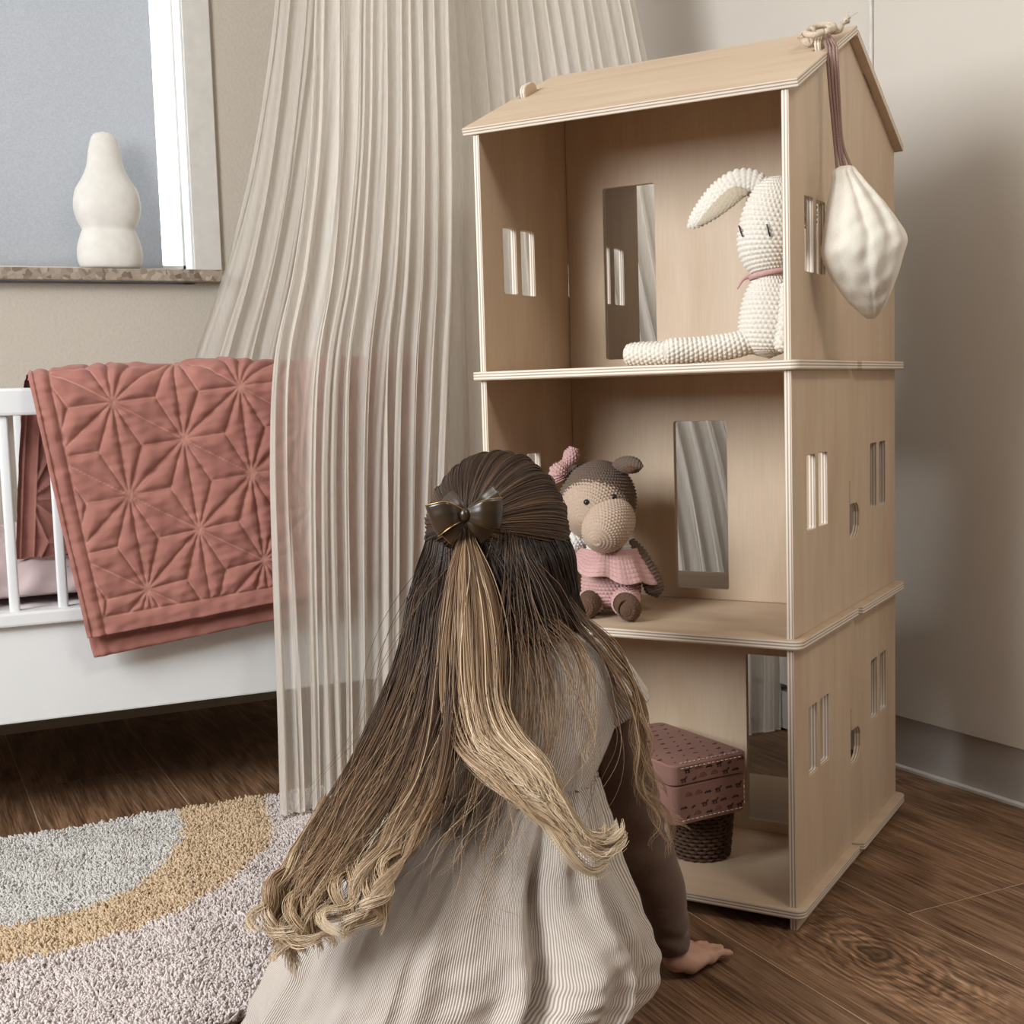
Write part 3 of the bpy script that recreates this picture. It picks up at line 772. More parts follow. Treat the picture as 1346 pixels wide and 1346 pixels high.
Fb = [(1, 2 + n + i, 2 + n + i + 1) for i in range(n - 1)] + [(0, 2 + i + 1, 2 + i) for i in range(n - 1)]
Fb += [(2 + i, 2 + i + 1, 2 + n + i + 1, 2 + n + i) for i in range(n - 1)] + [(0, 2, 2 + n, 1), (0, 1, 2 + 2 * n - 1, 2 + n - 1)]
mk('backing', Vb, Fb, M_BACKING, rug, smooth=False)
rs = np.random.RandomState(4)
sp = 0.0037
gx, gy = np.meshgrid(np.arange(-0.56, 0.80, sp), np.arange(1.38, 2.216, sp))
tx_ = gx.ravel() + rs.uniform(-0.5, 0.5, gx.size) * sp * 1.3; ty_ = gy.ravel() + rs.uniform(-0.5, 0.5, gx.size) * sp * 1.3
for bi, (ax, ay, bx_, by_) in enumerate(BANDS):
    wob = 0.012 * vnoise(np.stack([tx_, ty_, 0 * tx_], -1), 9, 8)
    ex, ey = tx_ - RC[0], ty_ - RC[1]
    outb = np.sqrt((ex / bx_) ** 2 + (ey / by_) ** 2) + wob < 1
    inb = (np.sqrt((ex / ax) ** 2 + (ey / ay) ** 2) + wob >= 1) if bi else np.ones(len(tx_), bool)
    k = outb & inb & (ty_ < RC[1] + 0.002)
    x, y = tx_[k], ty_[k]
    n = len(x)
    hh = 0.017 + 0.004 * rs.rand(n) + 0.0035 * vnoise(np.stack([x, y, 0 * x], -1), 16, 12)
    la = rs.rand(n) * 6.283 + 0; lm_ = 0.010 * rs.rand(n) ** 0.7 + 0.001
    lx = lm_ * np.cos(la) + 0.004 * vnoise(np.stack([x, y, 0 * x], -1), 30, 1); ly = lm_ * np.sin(la) - 0.003
    a0 = rs.rand(n) * 6.283; r0 = 0.0026
    V = np.zeros((n, 6, 3))
    for j in range(3):
        aa = a0 + j * 2.094
        V[:, j] = np.stack([x + r0 * np.cos(aa), y + r0 * np.sin(aa), np.full(n, 0.008)], 1)
        V[:, 3 + j] = np.stack([x + lx + 0.0017 * np.cos(aa), y + ly + 0.0017 * np.sin(aa), hh], 1)
    base = np.arange(n)[:, None] * 6
    Fq = np.concatenate([base + np.array([[j, (j + 1) % 3, 3 + (j + 1) % 3, 3 + j]]) for j in range(3)])
    Fq2 = base + np.array([[3, 4, 5, 5]])
    tone = np.repeat(np.clip(0.55 + 0.25 * rs.randn(n), 0, 1), 6)
    F3 = np.concatenate([np.concatenate([Fq[:, [0, 1, 2]], Fq[:, [0, 2, 3]]]), Fq2[:, :3]])
    o = mk(['grey_centre', 'mustard_arc', 'blush_arc'][bi], V.reshape(-1, 3), F3, PILE[bi], rug, attrs={'tone': tone})
    o['kind'] = 'stuff'

# ------------------------------------------------------------------ plain white lamp on the sill
M_LAMP = plain('white_silicone', (0.85, 0.81, 0.74), 0.5, spec=0.3)
lc = PY(146, 356, YB - 0.012); lc[2] = WZ0
prof = cr([(0.0005, 0.0), (0.052, 0.001), (0.068, 0.012), (0.070, 0.045), (0.062, 0.075), (0.058, 0.088), (0.066, 0.105), (0.073, 0.135), (0.068, 0.170), (0.052, 0.198), (0.040, 0.225), (0.033, 0.265), (0.022, 0.293), (0.0005, 0.300)], 70)
a = np.linspace(0, 2 * math.pi, 48, endpoint=False)
V = np.stack([lc[0] + prof[:, :1] * np.cos(a), lc[1] + 0.55 * prof[:, :1] * np.sin(a), lc[2] + prof[:, 1:] + 0 * a], -1)
lamp = thing('night_lamp', lc, 'plain rounded white night lamp standing on the granite window sill', 'lamp')
mk('shade', V.reshape(-1, 3), grid_faces(48, 70, True), M_LAMP, lamp)
q = tube(np.array([lc + [0, 0, 0.0], lc + [0, 0, 0.006]]), [0.038, 0.038], 32); q[0][:, 1] = lc[1] + (q[0][:, 1] - lc[1]) * 0.55
mk('base', q[0], q[1], M_TRIMW, lamp)
# ------------------------------------------------------------------ crocheted toys
def HL(u, v, yl):
    """point seen at photo pixel (u, v) on the plane at depth yl inside the dolls' house"""
    n = np.array([-math.sin(HA), math.cos(HA), 0.0]); p0 = HP(0, yl, 0)
    d = CAM_R @ np.array([(u - 673.0) / FPX, -(v - 673.0) / FPX, -1.0])
    return CAM_C + d * (n @ (p0 - CAM_C)) / (n @ d)

def mat_yarn(name, c, c2=None):
    m, n, N, L, B = nt(name)
    mp = coords(N, L); tx = N.new('ShaderNodeTexNoise'); tx.inputs['Scale'].default_value = 420; tx.inputs['Detail'].default_value = 3
    L.new(mp.outputs[0], tx.inputs['Vector'])
    r = ramp(N, [(0.3, c2 or tuple(x * 0.85 for x in c)), (0.7, c)]); L.new(tx.outputs[0], r.inputs[0]); L.new(r.outputs[0], B.inputs['Base Color'])
    B.inputs['Roughness'].default_value = 0.9; B.inputs['Specular IOR Level'].default_value = 0.12; B.inputs['Sheen Weight'].default_value = 0.1
    bump(N, L, tx.outputs[0], B, 0.25, 0.0006)
    return m
Y_CREAM = mat_yarn('cream_yarn', (0.78, 0.72, 0.63)); Y_SAND = mat_yarn('sand_yarn', (0.50, 0.42, 0.31))
Y_BROWN = mat_yarn('cocoa_yarn', (0.165, 0.115, 0.085)); Y_BEIGE = mat_yarn('beige_yarn', (0.52, 0.385, 0.29))
Y_PINK = mat_yarn('pink_yarn', (0.60, 0.36, 0.335)); Y_WHITE = mat_yarn('white_yarn', (0.76, 0.73, 0.68)); Y_CHOC = mat_yarn('chocolate_yarn', (0.12, 0.066, 0.04))
M_BLACK = plain('black_thread', (0.012, 0.010, 0.010), 0.3, spec=0.5)

def crochet(path, rad, row=0.0062, amp=0.0030, flat=None, col=0.0070, nmin=None, up=None):
    """stuffed crochet shape: rounds of stitches worked along path with the given radii (closed at both ends where the radius goes to 0)"""
    path = np.asarray(path, float)
    m0 = 200
    pc, rc_ = cr(path, m0), np.maximum(cr(np.asarray(rad, float), m0)[:, 0], 0.0004)
    # arc length measured on the surface so that rows are even
    ds = np.sqrt(np.linalg.norm(np.diff(pc, axis=0), axis=1) ** 2 + np.diff(rc_) ** 2)
    s = np.concatenate([[0], np.cumsum(ds)])
    rows = max(4, int(round(s[-1] / row)))
    nv = rows * 5 + 1
    sv = np.linspace(0, s[-1], nv)
    pv = np.stack([np.interp(sv, s, pc[:, k]) for k in range(3)], 1); rv = np.interp(sv, s, rc_)
    T, N, B = frames(pv)
    if up is not None:
        N = np.asarray(up, float)[None, :] - T * (T @ np.asarray(up, float))[:, None]; N /= np.linalg.norm(N, axis=1)[:, None]; B = np.cross(T, N)
    st = max(8, int(round(2 * math.pi * rv.max() / col)))
    nu = st * 5
    a = np.linspace(0, 2 * math.pi, nu, endpoint=False)
    rr = np.linspace(0, rows, nv)[:, None]
    cc = (a / (2 * math.pi) * st)[None, :]
    par = np.floor(rr - 1e-6) % 2
    rowf = np.abs(np.sin(math.pi * rr)) ** 0.7
    colf = np.abs(np.sin(math.pi * (cc + 0.5 * par + 0.25 * (rr - np.floor(rr))))) ** 0.7
    fade = np.clip(rv[:, None] / (rv.max() * 0.35), 0.35, 1)
    h = amp * (rowf * (0.12 + 0.88 * np.where(fade < 0.9, 1 - (1 - colf) * fade, colf)) - 0.6)
    R = rv[:, None] + h * np.clip(rv[:, None] / 0.004, 0, 1)
    fx, fy = (1, 1) if flat is None else flat
    V = pv[:, None, :] + R[..., None] * (fx * np.cos(a)[None, :, None] * N[:, None, :] + fy * np.sin(a)[None, :, None] * B[:, None, :])
    F = [tuple(f) for f in grid_faces(nu, nv, True)]
    return V.reshape(-1, 3), np.array(F, dtype=np.int32)
def sphere_r(n=13):
    t = np.linspace(0, math.pi, n); return -np.cos(t), np.sin(t)
def ball(c, axis, half, r, prof=None):
    axis = np.asarray(axis, float) / np.linalg.norm(axis)
    x, y = sphere_r()
    return np.asarray(c)[None, :] + axis[None, :] * (x * half)[:, None], y * r
CAMF = -CAM_R[:, 2]                      # viewing direction
UPW = np.array([0, 0, 1.0])
HX = np.array([math.cos(HA), math.sin(HA), 0]); HY = np.array([-math.sin(HA), math.cos(HA), 0])

# --- white rabbit on the top floor
rab = thing('crocheted_rabbit', HP(-0.06, 0.10, Z2), 'cream crocheted rabbit with a floppy ear sitting on the top floor of the dolls house', 'toy')
bc = HL(1008, 420, 0.085)
bpath = [HP(-0.058, 0.085, Z2 + 0.004), HP(-0.058, 0.085, Z2 + 0.018), HP(-0.056, 0.085, Z2 + 0.045), HP(-0.054, 0.085, Z2 + 0.080), HP(-0.052, 0.085, Z2 + 0.105), HP(-0.051, 0.085, Z2 + 0.120), HP(-0.051, 0.085, Z2 + 0.124)]
V, F = crochet(bpath, [0.0005, 0.034, 0.042, 0.038, 0.028, 0.016, 0.0005]); body = mk('body', V, F, Y_CREAM, rab)
hp_ = np.array([HP(-0.053, 0.085, Z2 + 0.112), HP(-0.054, 0.085, Z2 + 0.120), HP(-0.056, 0.085, Z2 + 0.150), HP(-0.052, 0.085, Z2 + 0.190), HP(-0.046, 0.085, Z2 + 0.222), HP(-0.044, 0.085, Z2 + 0.240), HP(-0.044, 0.085, Z2 + 0.2435)])
V, F = crochet(hp_, [0.0005, 0.025, 0.0415, 0.0400, 0.031, 0.014, 0.0005]); head = mk('head', V, F, Y_CREAM, rab)
ear = [HL(1004, 246, 0.085), HL(990, 240, 0.080), HL(970, 242, 0.074), HL(948, 258, 0.070), HL(926, 279, 0.067), HL(911, 293, 0.066), HL(903, 299, 0.066)]
V, F = crochet(ear, [0.012, 0.0165, 0.0195, 0.0205, 0.0160, 0.0090, 0.0005], flat=(1.0, 0.45), up=UPW); er = mk('ear', V, F, Y_CREAM, head)
e2 = [HL(982, 252, 0.060), HL(966, 256, 0.057), HL(944, 274, 0.055), HL(926, 289, 0.056), HL(914, 297, 0.058)]
V, F = crochet(e2, [0.004, 0.0135, 0.0125, 0.0070, 0.0005], flat=(0.8, 0.30), up=UPW, amp=0.002); mk('ear_lining', V, F, Y_SAND, er)
eb = [HP(-0.030, 0.105, Z2 + 0.238), HP(-0.022, 0.118, Z2 + 0.250), HP(-0.0215, 0.140, Z2 + 0.235), HP(-0.0215, 0.155, Z2 + 0.195), HP(-0.0215, 0.160, Z2 + 0.155)]
V, F = crochet(eb, [0.008, 0.0105, 0.0115, 0.0110, 0.0005], flat=(0.9, 0.6)); mk('ear', V, F, Y_CREAM, head)
tips = [(HL(820, 467, 0.100), 0.100), (HL(872, 469, 0.010), 0.01)]
for k, (tp, yy) in enumerate(tips):
    r = 0.0168
    z = Z2 + r + 0.0008
    tp = tp.copy(); tp[2] = z
    e = HP(-0.055, 0.125 if k == 0 else 0.080, z + 0.004)
    dirv = (e - tp)
    pth = [tp, tp + dirv * 0.012, tp + dirv * 0.07, tp + dirv * 0.35, tp + dirv * 0.7 + UPW * 0.004, e + UPW * 0.018]
    V, F = crochet(pth, [0.0005, 0.010, r, r, r * 1.02, r * 0.9]); mk('leg', V, F, Y_CREAM, rab)
ar = [HP(-0.028, 0.068, Z2 + 0.100), HP(-0.022, 0.054, Z2 + 0.075), HP(-0.024, 0.046, Z2 + 0.040), HP(-0.026, 0.042, Z2 + 0.018), HP(-0.026, 0.041, Z2 + 0.0105)]
V, F = crochet(ar, [0.008, 0.0098, 0.0098, 0.0098, 0.0005]); mk('arm', V, F, Y_CREAM, rab)
ar = [HP(-0.080, 0.105, Z2 + 0.100), HP(-0.094, 0.130, Z2 + 0.075), HP(-0.099, 0.140, Z2 + 0.040), HP(-0.099, 0.142, Z2 + 0.019), HP(-0.099, 0.142, Z2 + 0.0115)]
V, F = crochet(ar, [0.008, 0.0105, 0.0105, 0.0105, 0.0005]); mk('arm', V, F, Y_CREAM, rab)
# collar ribbon
a = np.linspace(0, 2 * math.pi, 49)
col = np.array([HP(-0.053 + 0.0275 * math.cos(t), 0.085 + 0.0275 * math.sin(t), Z2 + 0.116 + 0.004 * math.cos(t)) for t in a])
q = tube(col, 0.0035, 8, False); mk('collar', q[0], q[1], Y_PINK, rab)
q = tube(cr([HP(-0.079, 0.075, Z2 + 0.115), HP(-0.087, 0.068, Z2 + 0.110), HP(-0.092, 0.060, Z2 + 0.098)], 10), np.linspace(0.003, 0.0012, 10), 8); mk('collar_tie', q[0], q[1], Y_PINK, rab)
def on_surf(u, v, obj_center, r):
    """where the sight line through a pixel first meets a ball"""
    d = CAM_R @ np.array([(u - 673.0) / FPX, -(v - 673.0) / FPX, -1.0]); d /= np.linalg.norm(d)
    oc = CAM_C - obj_center; b = oc @ d; disc = b * b - (oc @ oc - r * r)
    return CAM_C + d * (-b - math.sqrt(max(disc, 0)))
hc = HP(-0.054, 0.085, Z2 + 0.170)
for u, v, dv in ((973.5, 304, 7), (1010, 303, 8)):
    p = [on_surf(u - 2, v - dv, hc, 0.0450), on_surf(u, v, hc, 0.0455), on_surf(u + 2.5, v + dv, hc, 0.0452)]
    q = tube(cr(p, 8), 0.0011, 6); mk('stitched_eye', q[0], q[1], M_BLACK, head)

def crochet_f(*a, **k):
    k.setdefault('row', 0.0052); k.setdefault('col', 0.0056); k.setdefault('amp', 0.0028)
    return crochet(*a, **k)
# --- brown hippo doll on the middle floor
hip = thing('crocheted_hippo', HP(-0.31, 0.11, Z1), 'brown crocheted hippo doll in a pink dress leaning on the middle floor', 'toy')
hcen = HL(786, 657, 0.125)
V, F = crochet_f(*ball(hcen, UPW + 0.12 * HY, 0.060, 0.0575)); hd = mk('head', V, F, Y_BROWN, hip)
fc = hcen - HY * 0.013 + HX * 0.003 - UPW * 0.0075
V, F = crochet_f(*ball(fc, HY + 0.35 * UPW, 0.053, 0.0525)); mk('face', V, F, Y_BEIGE, hd)
sc_ = HL(797, 694, 0.066)
V, F = crochet_f([sc_ + HY * 0.045 + UPW * 0.018, sc_ + HY * 0.030 + UPW * 0.012, sc_, sc_ - HY * 0.024 - UPW * 0.010, sc_ - HY * 0.035 - UPW * 0.015, sc_ - HY * 0.037 - UPW * 0.016], [0.024, 0.0315, 0.0345, 0.027, 0.011, 0.0004]); mk('snout', V, F, Y_BEIGE, hd)
for u, v in ((771, 660), (807, 653)):
    p = on_surf(u, v, fc, 0.0525)
    nn = (p - fc) / np.linalg.norm(p - fc)
    q = tube([p - nn * 0.001, p + nn * 0.0012, p + nn * 0.0028, p + nn * 0.0034], [0.0042, 0.0042, 0.0030, 0.0008], 14); mk('eye', q[0], q[1], M_BLACK, hd)
ea = [HL(806, 618, 0.125), HL(814, 612, 0.122), HL(826, 611, 0.118), HL(838, 612, 0.116), HL(846, 613, 0.116)]
V, F = crochet_f(ea, [0.009, 0.013, 0.016, 0.0125, 0.0005], flat=(0.80, 0.55), up=UPW); e_ = mk('ear', V, F, Y_BROWN, hd)
V, F = crochet_f([HL(818, 617, 0.106), HL(828, 617, 0.104), HL(838, 616, 0.105)], [0.0005, 0.0075, 0.0005], flat=(0.7, 0.4), up=UPW); mk('ear_lining', V, F, Y_CHOC, e_)
ea = [HL(760, 622, 0.135), HL(750, 616, 0.135), HL(738, 616, 0.135), HL(726, 622, 0.135), HL(721, 628, 0.135)]
V, F = crochet_f(ea, [0.009, 0.013, 0.016, 0.0125, 0.0005], flat=(0.8, 0.6), up=UPW); mk('ear', V, F, Y_BROWN, hd)
# bow on the ear
bw = HL(743, 611, 0.098)
q1 = crochet_f([bw, HL(738, 616, 0.094), HL(734, 623, 0.092), HL(738, 633, 0.094)], [0.005, 0.012, 0.0145, 0.008], row=0.004); bo = mk('bow', q1[0], q1[1], Y_PINK, hd)
q1 = crochet_f([bw, HL(748, 604, 0.096), HL(752, 597, 0.096), HL(755, 588, 0.098)], [0.005, 0.010, 0.012, 0.007], row=0.004); mk('bow_loop', q1[0], q1[1], Y_PINK, bo)
V, F = crochet_f(*ball(bw - HY * 0.004, HX, 0.008, 0.008), row=0.003, col=0.003); mk('bow_knot', V, F, Y_PINK, bo)
# body, dress
bx = HL(795, 760, 0.11)
b0 = HP(-0.312, 0.108, Z1 + 0.004)
bp_ = [b0, b0 + UPW * 0.012, b0 + UPW * 0.035, b0 + UPW * 0.062, b0 + UPW * 0.090, b0 + UPW * 0.112, b0 + UPW * 0.120]
V, F = crochet_f(bp_, [0.0005, 0.038, 0.044, 0.041, 0.034, 0.022, 0.012]); mk('body', V, F, Y_PINK, hip)
V, F = crochet_f([b0 + UPW * 0.084, b0 + UPW * 0.090, b0 + UPW * 0.098, b0 + UPW * 0.112, b0 + UPW * 0.122], [0.0385, 0.0365, 0.0335, 0.025, 0.014]); mk('blouse', V, F, Y_WHITE, hip)
# flared skirt with a ruffled hem
nu, nv = 360, 50
a = np.linspace(0, 2 * math.pi, nu, endpoint=False); t = np.linspace(0, 1, nv)[:, None]
rf = 0.0400 + t * 0.024 + 0.0045 * t * np.sin(7 * a)[None, :] + 0.002 * t * np.sin(13 * a + 1)[None, :]
st_ = 0.0011 * (np.abs(np.sin(math.pi * t * 7)) * (0.4 + 0.6 * np.abs(np.sin(a * 30))[None, :]))
rf = rf + st_
zz = 0.092 - t * (0.026 + 0.010 * (1 + np.cos(a - 0.6)[None, :]) + 0.003 * np.sin(7 * a + 1)[None, :] + 0.006 * np.cos(a + 0.4)[None, :])
ctr = b0
V = ctr[None, None, :] + rf[..., None] * (np.cos(a)[None, :, None] * HX + np.sin(a)[None, :, None] * HY) + zz[..., None] * UPW
sk = mk('skirt', V.reshape(-1, 3), grid_faces(nu, nv, True), Y_PINK, hip)
md = sk.modifiers.new('thick', 'SOLIDIFY'); md.thickness = 0.0025
for u, v in ((766, 801), (822, 800)):
    tip = HL(u, v, 0.030); tip[2] = Z1 + 0.0178
    rt = b0 + UPW * 0.022 + HX * (0.022 if u > 800 else -0.020)
    pth = [tip - HY * 0.0, tip + HY * 0.003, tip + HY * 0.014, tip + (rt - tip) * 0.55, rt]
    V, F = crochet_f(pth, [0.0005, 0.010, 0.0168, 0.0168, 0.016], row=0.0042, amp=0.0016); lg = mk('leg', V, F, Y_CHOC, hip)
    V, F = crochet_f([tip + (rt - tip) * 0.45, tip + (rt - tip) * 0.75, rt], [0.0190, 0.022, 0.022]); mk('bloomer', V, F, Y_PINK, lg)
V, F = crochet_f([HL(826, 712, 0.115), HL(838, 728, 0.118), HL(852, 752, 0.125), HL(861, 775, 0.130), HL(864, 786, 0.130)], [0.009, 0.0125, 0.0140, 0.0140, 0.0005]); mk('arm', V, F, Y_BROWN, hip)
V, F = crochet_f([HL(762, 712, 0.115), HL(750, 722, 0.108), HL(740, 744, 0.100), HL(734, 766, 0.095), HL(733, 778, 0.095)], [0.009, 0.0125, 0.0140, 0.0140, 0.0005]); am = mk('arm', V, F, Y_BROWN, hip)
V, F = crochet_f([HL(768, 706, 0.114), HL(756, 712, 0.108), HL(749, 722, 0.106)], [0.011, 0.015, 0.0148]); mk('sleeve', V, F, Y_WHITE, am)

# ------------------------------------------------------------------ drawstring bag on the roof tongue
M_CANVAS = plain('cream_cotton', (0.76, 0.70, 0.60), 0.9, (0.70, 0.64, 0.54), 500, 0.25, 0.001, 0.1)
M_CORD = plain('dusty_pink_cord', (0.36, 0.235, 0.195), 0.85, (0.26, 0.165, 0.135), 700, 0.4, 0.001, 0.1)
M_CORDW = plain('natural_cord', (0.66, 0.55, 0.43), 0.9, (0.50, 0.40, 0.30), 500, 0.4, 0.001, 0.1)
bag = thing('drawstring_bag', P(1143, 417, 1.71), 'cream cotton drawstring bag hanging by cords from the dolls house roof', 'bag')
rings = [(219, 1103, 1121, 1.700, 0.010), (226, 1096, 1126, 1.700, 0.016), (240, 1095, 1138, 1.702, 0.020), (262, 1091, 1157, 1.706, 0.027), (290, 1087, 1177, 1.711, 0.033), (313, 1084, 1190, 1.715, 0.036), (335, 1083, 1185, 1.716, 0.036), (365, 1095, 1177, 1.720, 0.030), (392, 1113, 1168, 1.725, 0.021), (410, 1130, 1158, 1.730, 0.012), (419, 1141, 1149, 1.732, 0.003)]
nr, na = 90, 120
R = cr(np.array(rings, float), nr)
a = np.linspace(0, 2 * math.pi, na, endpoint=False)
V = np.zeros((nr, na, 3))
CX = CAM_R[:, 0]
BAGN = -(CAMF - UPW * (CAMF @ UPW)); BAGN /= np.linalg.norm(BAGN)
BAGX = np.cross(UPW, BAGN)
for i in range(nr):
    v, u0, u1, d, hd_ = R[i]
    d -= 0.012
    c = P((u0 + u1) / 2, v, d - hd_); w = np.linalg.norm(P(u1, v, d) - P(u0, v, d)) / 2
    t = i / (nr - 1)
    gather = (1 - t) ** 3
    fold = 1 + (0.10 * gather + 0.02) * np.sin(9 * a + 1.5 * math.sin(3 * t)) + 0.05 * gather * np.sin(17 * a + 2)
    crease = 1 - 0.10 * np.exp(-((a - 4.35 - 0.5 * t) / 0.16) ** 2) * (1 - t * 0.5) - 0.10 * np.exp(-((a - 5.15 - 0.2 * t) / 0.2) ** 2) * (1 - t)
    ex = np.sign(np.cos(a)) * np.abs(np.cos(a)) ** 1.15; ey = np.sign(np.sin(a)) * np.abs(np.sin(a)) ** 0.9
    V[i] = c + (w * ex * fold * crease)[:, None] * BAGX + (hd_ * ey * fold * crease)[:, None] * (-BAGN)
V += 0.0022 * (vnoise(V, 34, 2) + 0.6 * vnoise(V, 75, 5))[..., None] * BAGN
F = list(map(tuple, grid_faces(na, nr, True))) + [tuple(range((nr - 1) * na, nr * na))]
pouch = mk('pouch', V.reshape(-1, 3), F, M_CANVAS, bag)
# channel rim above the gathering
rim = P(1108, 224, 1.688)
tg = HP(-0.005, 0.165, 1.188)
for k, (u0, u1, u2, v2) in enumerate(((1086, 1097, 1101, 228), (1090, 1101, 1107, 226), (1095, 1104, 1112, 225), (1099, 1107, 1120, 223))):
    pts = [tg + HX * (-0.004 + 0.003 * k) + HY * (0.012 - 0.006 * k) + UPW * 0.006, P(u0 - 1, 57 + k, 1.700), P(u0 + 1, 68, 1.690), P(u0 * 0.55 + u1 * 0.45, 120, 1.686), P(u1, 185, 1.684), P(u2, v2, 1.680)]
    q = tube(cr(pts, 40), 0.0021, 8); mk('cord', q[0], q[1], M_CORD, bag)
# cords knotted round the tongue, with frayed tassel ends
lp = [tg + HX * x + HY * y + UPW * z for x, y, z in ((0.010, -0.030, -0.006), (0.000, -0.038, -0.010), (-0.014, -0.030, -0.004), (-0.018, -0.004, 0.006), (-0.016, 0.020, 0.016), (0.002, 0.026, 0.018), (0.012, 0.012, 0.008), (0.010, -0.016, -0.002))]
q = tube(cr(lp, 50), 0.0042, 8); mk('knotted_loop', q[0], q[1], M_CORDW, bag)
rr_ = random.Random(3)
for pts, tag_ in (([tg + HX * -0.014 + UPW * 0.010, P(1066, 58, 1.735), P(1057, 52, 1.738), P(1052, 46, 1.74)], 'end_knot'), ([tg + HY * 0.02 + UPW * 0.014, P(1097, 43, 1.735), P(1106, 34, 1.74), P(1113, 26, 1.742)], 'end_knot')):
    c = cr(pts, 24)
    rad_ = 0.0042 + 0.0016 * np.sin(np.linspace(0, 14, 24))
    ck = mk(tag_, *tube(c, rad_, 8), M_CORDW, bag)
    fr_ = []
    for k in range(14):
        e = c[-1] + np.array([rr_.gauss(0, 1) for _ in range(3)]) * 0.0045 + (c[-1] - c[-4]) * 0.25
        fr_.append(tube(cr([c[-3], c[-1], e], 6), np.linspace(0.0013, 0.0005, 6), 4))
    V, F = join(fr_); mk('frayed_end', V, F, M_CORDW, ck)

# ------------------------------------------------------------------ pink suitcase on a wicker basket, bottom floor
M_CASE = plain('dusty_pink_card', (0.34, 0.185, 0.150), 0.5, (0.31, 0.165, 0.132), 30, 0.05, spec=0.35)
M_STITCH = plain('cream_stitching', (0.70, 0.58, 0.48), 0.8)
M_PRINT = plain('brown_print', (0.075, 0.030, 0.025), 0.7)
M_PRINT2 = plain('rust_print', (0.20, 0.075, 0.05), 0.7)
def mat_wicker():
    return plain('dark_wicker', (0.105, 0.055, 0.032), 0.6, (0.060, 0.030, 0.018), 120, 0.3, spec=0.3)
M_WICK = mat_wicker()
C0 = HP(-0.112, 0.127, 0.0)
e1 = (-0.505 * HX - 0.863 * HY); e2_ = (-0.893 * HX + 0.45 * HY)
e2_ -= e1 * (e1 @ e2_); e2_ /= np.linalg.norm(e2_)
zb_, zt_ = 0.1105, 0.197
L1_, L2_ = 0.132, 0.205
case = thing('toy_suitcase', C0 + e1 * 0.07 + e2_ * 0.1 + UPW * zb_, 'pink printed toy suitcase stacked on the wicker basket in the bottom floor', 'suitcase')
def cb(s0, s1, t0, t1, z0, z1, r=0.012):
    """rounded-corner block in suitcase axes"""
    pts = rrect(s0, s1, t0, t1, r, 5); n = len(pts)
    zs = [z0, z0 + 0.002, z1 - 0.002, z1]; ins = [0.002, 0, 0, 0.002]
    V = []
    cxm, cym = (s0 + s1) / 2, (t0 + t1) / 2
    for z, k in zip(zs, ins):
        for (x, y) in pts:
            fx = (x - cxm) * (1 - k / (abs(s1 - s0) / 2)); fy = (y - cym) * (1 - k / (abs(t1 - t0) / 2))
            V.append(C0 + e1 * (cxm + fx) + e2_ * (cym + fy) + UPW * z)
    F = [tuple(f) for f in grid_faces(n, 4, True)] + [tuple(range(n - 1, -1, -1)), tuple(range(3 * n, 4 * n))]
    return np.array(V), F
V, F = cb(0, L1_, 0, L2_, zb_, 0.166); mk('case_body', V, F, M_CASE, case, smooth=False)
V, F = cb(-0.0015, L1_ + 0.0015, -0.0015, L2_ + 0.0015, 0.1675, zt_); lid = mk('lid', V, F, M_CASE, case, smooth=False)
def dashes(p0, dr, n_out, length, step=0.0078, ln=0.0050):
    out = []
    k = 0
    while (k + 1) * step < length:
        a_ = p0 + dr * (k * step) + n_out * 0.0004
        b_ = a_ + dr * ln
        out.append(tube(np.array([a_, (a_ + b_) / 2 + n_out * 0.0006, b_]), 0.0007, 5)); k += 1
    return out
fo = -e2_      # front face normal (towards the viewer's right)
dd = dashes(C0 + e1 * 0.012 + UPW * (zt_ - 0.005) - e2_ * 0.0017, e1, fo, L1_ - 0.02)
dd += dashes(C0 + e1 * 0.010 + UPW * (zt_ - 0.001) + e2_ * 0.004 + UPW * 0.0012, e1, UPW, L1_ - 0.02)
V, F = join(dd); mk('stitching', V, F, M_STITCH, lid)
dd = dashes(C0 + e1 * 0.010 + UPW * (zb_ + 0.006), e1, fo, L1_ - 0.018) + dashes(C0 + e1 * 0.006 + UPW * (zb_ + 0.010), UPW, fo, 0.044)
V, F = join(dd); mk('stitching', V, F, M_STITCH, case)
def motif(kind, c, ex, ey, n, s):
    """small flat printed marks: rainbow, pony, cloud, dash"""
    out = []
    if kind == 0:
        for rr in (1.0, 0.62, 0.28):
            t_ = np.linspace(0, math.pi, 9)
            out.append(tube(np.array([c + ex * (s * rr * math.cos(w)) + ey * (s * rr * math.sin(w)) for w in t_]), s * 0.10, 4))
    elif kind == 1:
        for p in ([(-.9, .1), (-.6, .35), (.4, .35), (.75, .8), (1.05, .65)], [(-.55, .3), (-.6, -.6)], [(-.3, .3), (-.2, -.6)], [(.3, .3), (.25, -.6)], [(.45, .35), (.6, -.55)]):
            out.append(tube(cr([c + ex * s * x + ey * s * y for x, y in p], 8), s * (0.22 if len(p) > 3 else 0.12), 4))
    elif kind == 2:
        out.append(tube(cr([c + ex * s * x + ey * s * y for x, y in [(-.9, -.1), (-.4, .25), (.1, .1), (.5, .3), (.9, -.1)]], 9), s * 0.26, 4))
    else:
        out.append(tube(np.array([c - ex * s * 0.5 - ey * s * 0.2, c + ex * s * 0.5 + ey * s * 0.2]), s * 0.25, 4))
    Vq, Fq = join(out)
    k = (Vq - c) @ n
    return Vq - n[None, :] * (k * 0.93)[:, None] + n * 0.0002, Fq
rr_ = random.Random(9)
pr1, pr2 = [], []
fx_ = e1
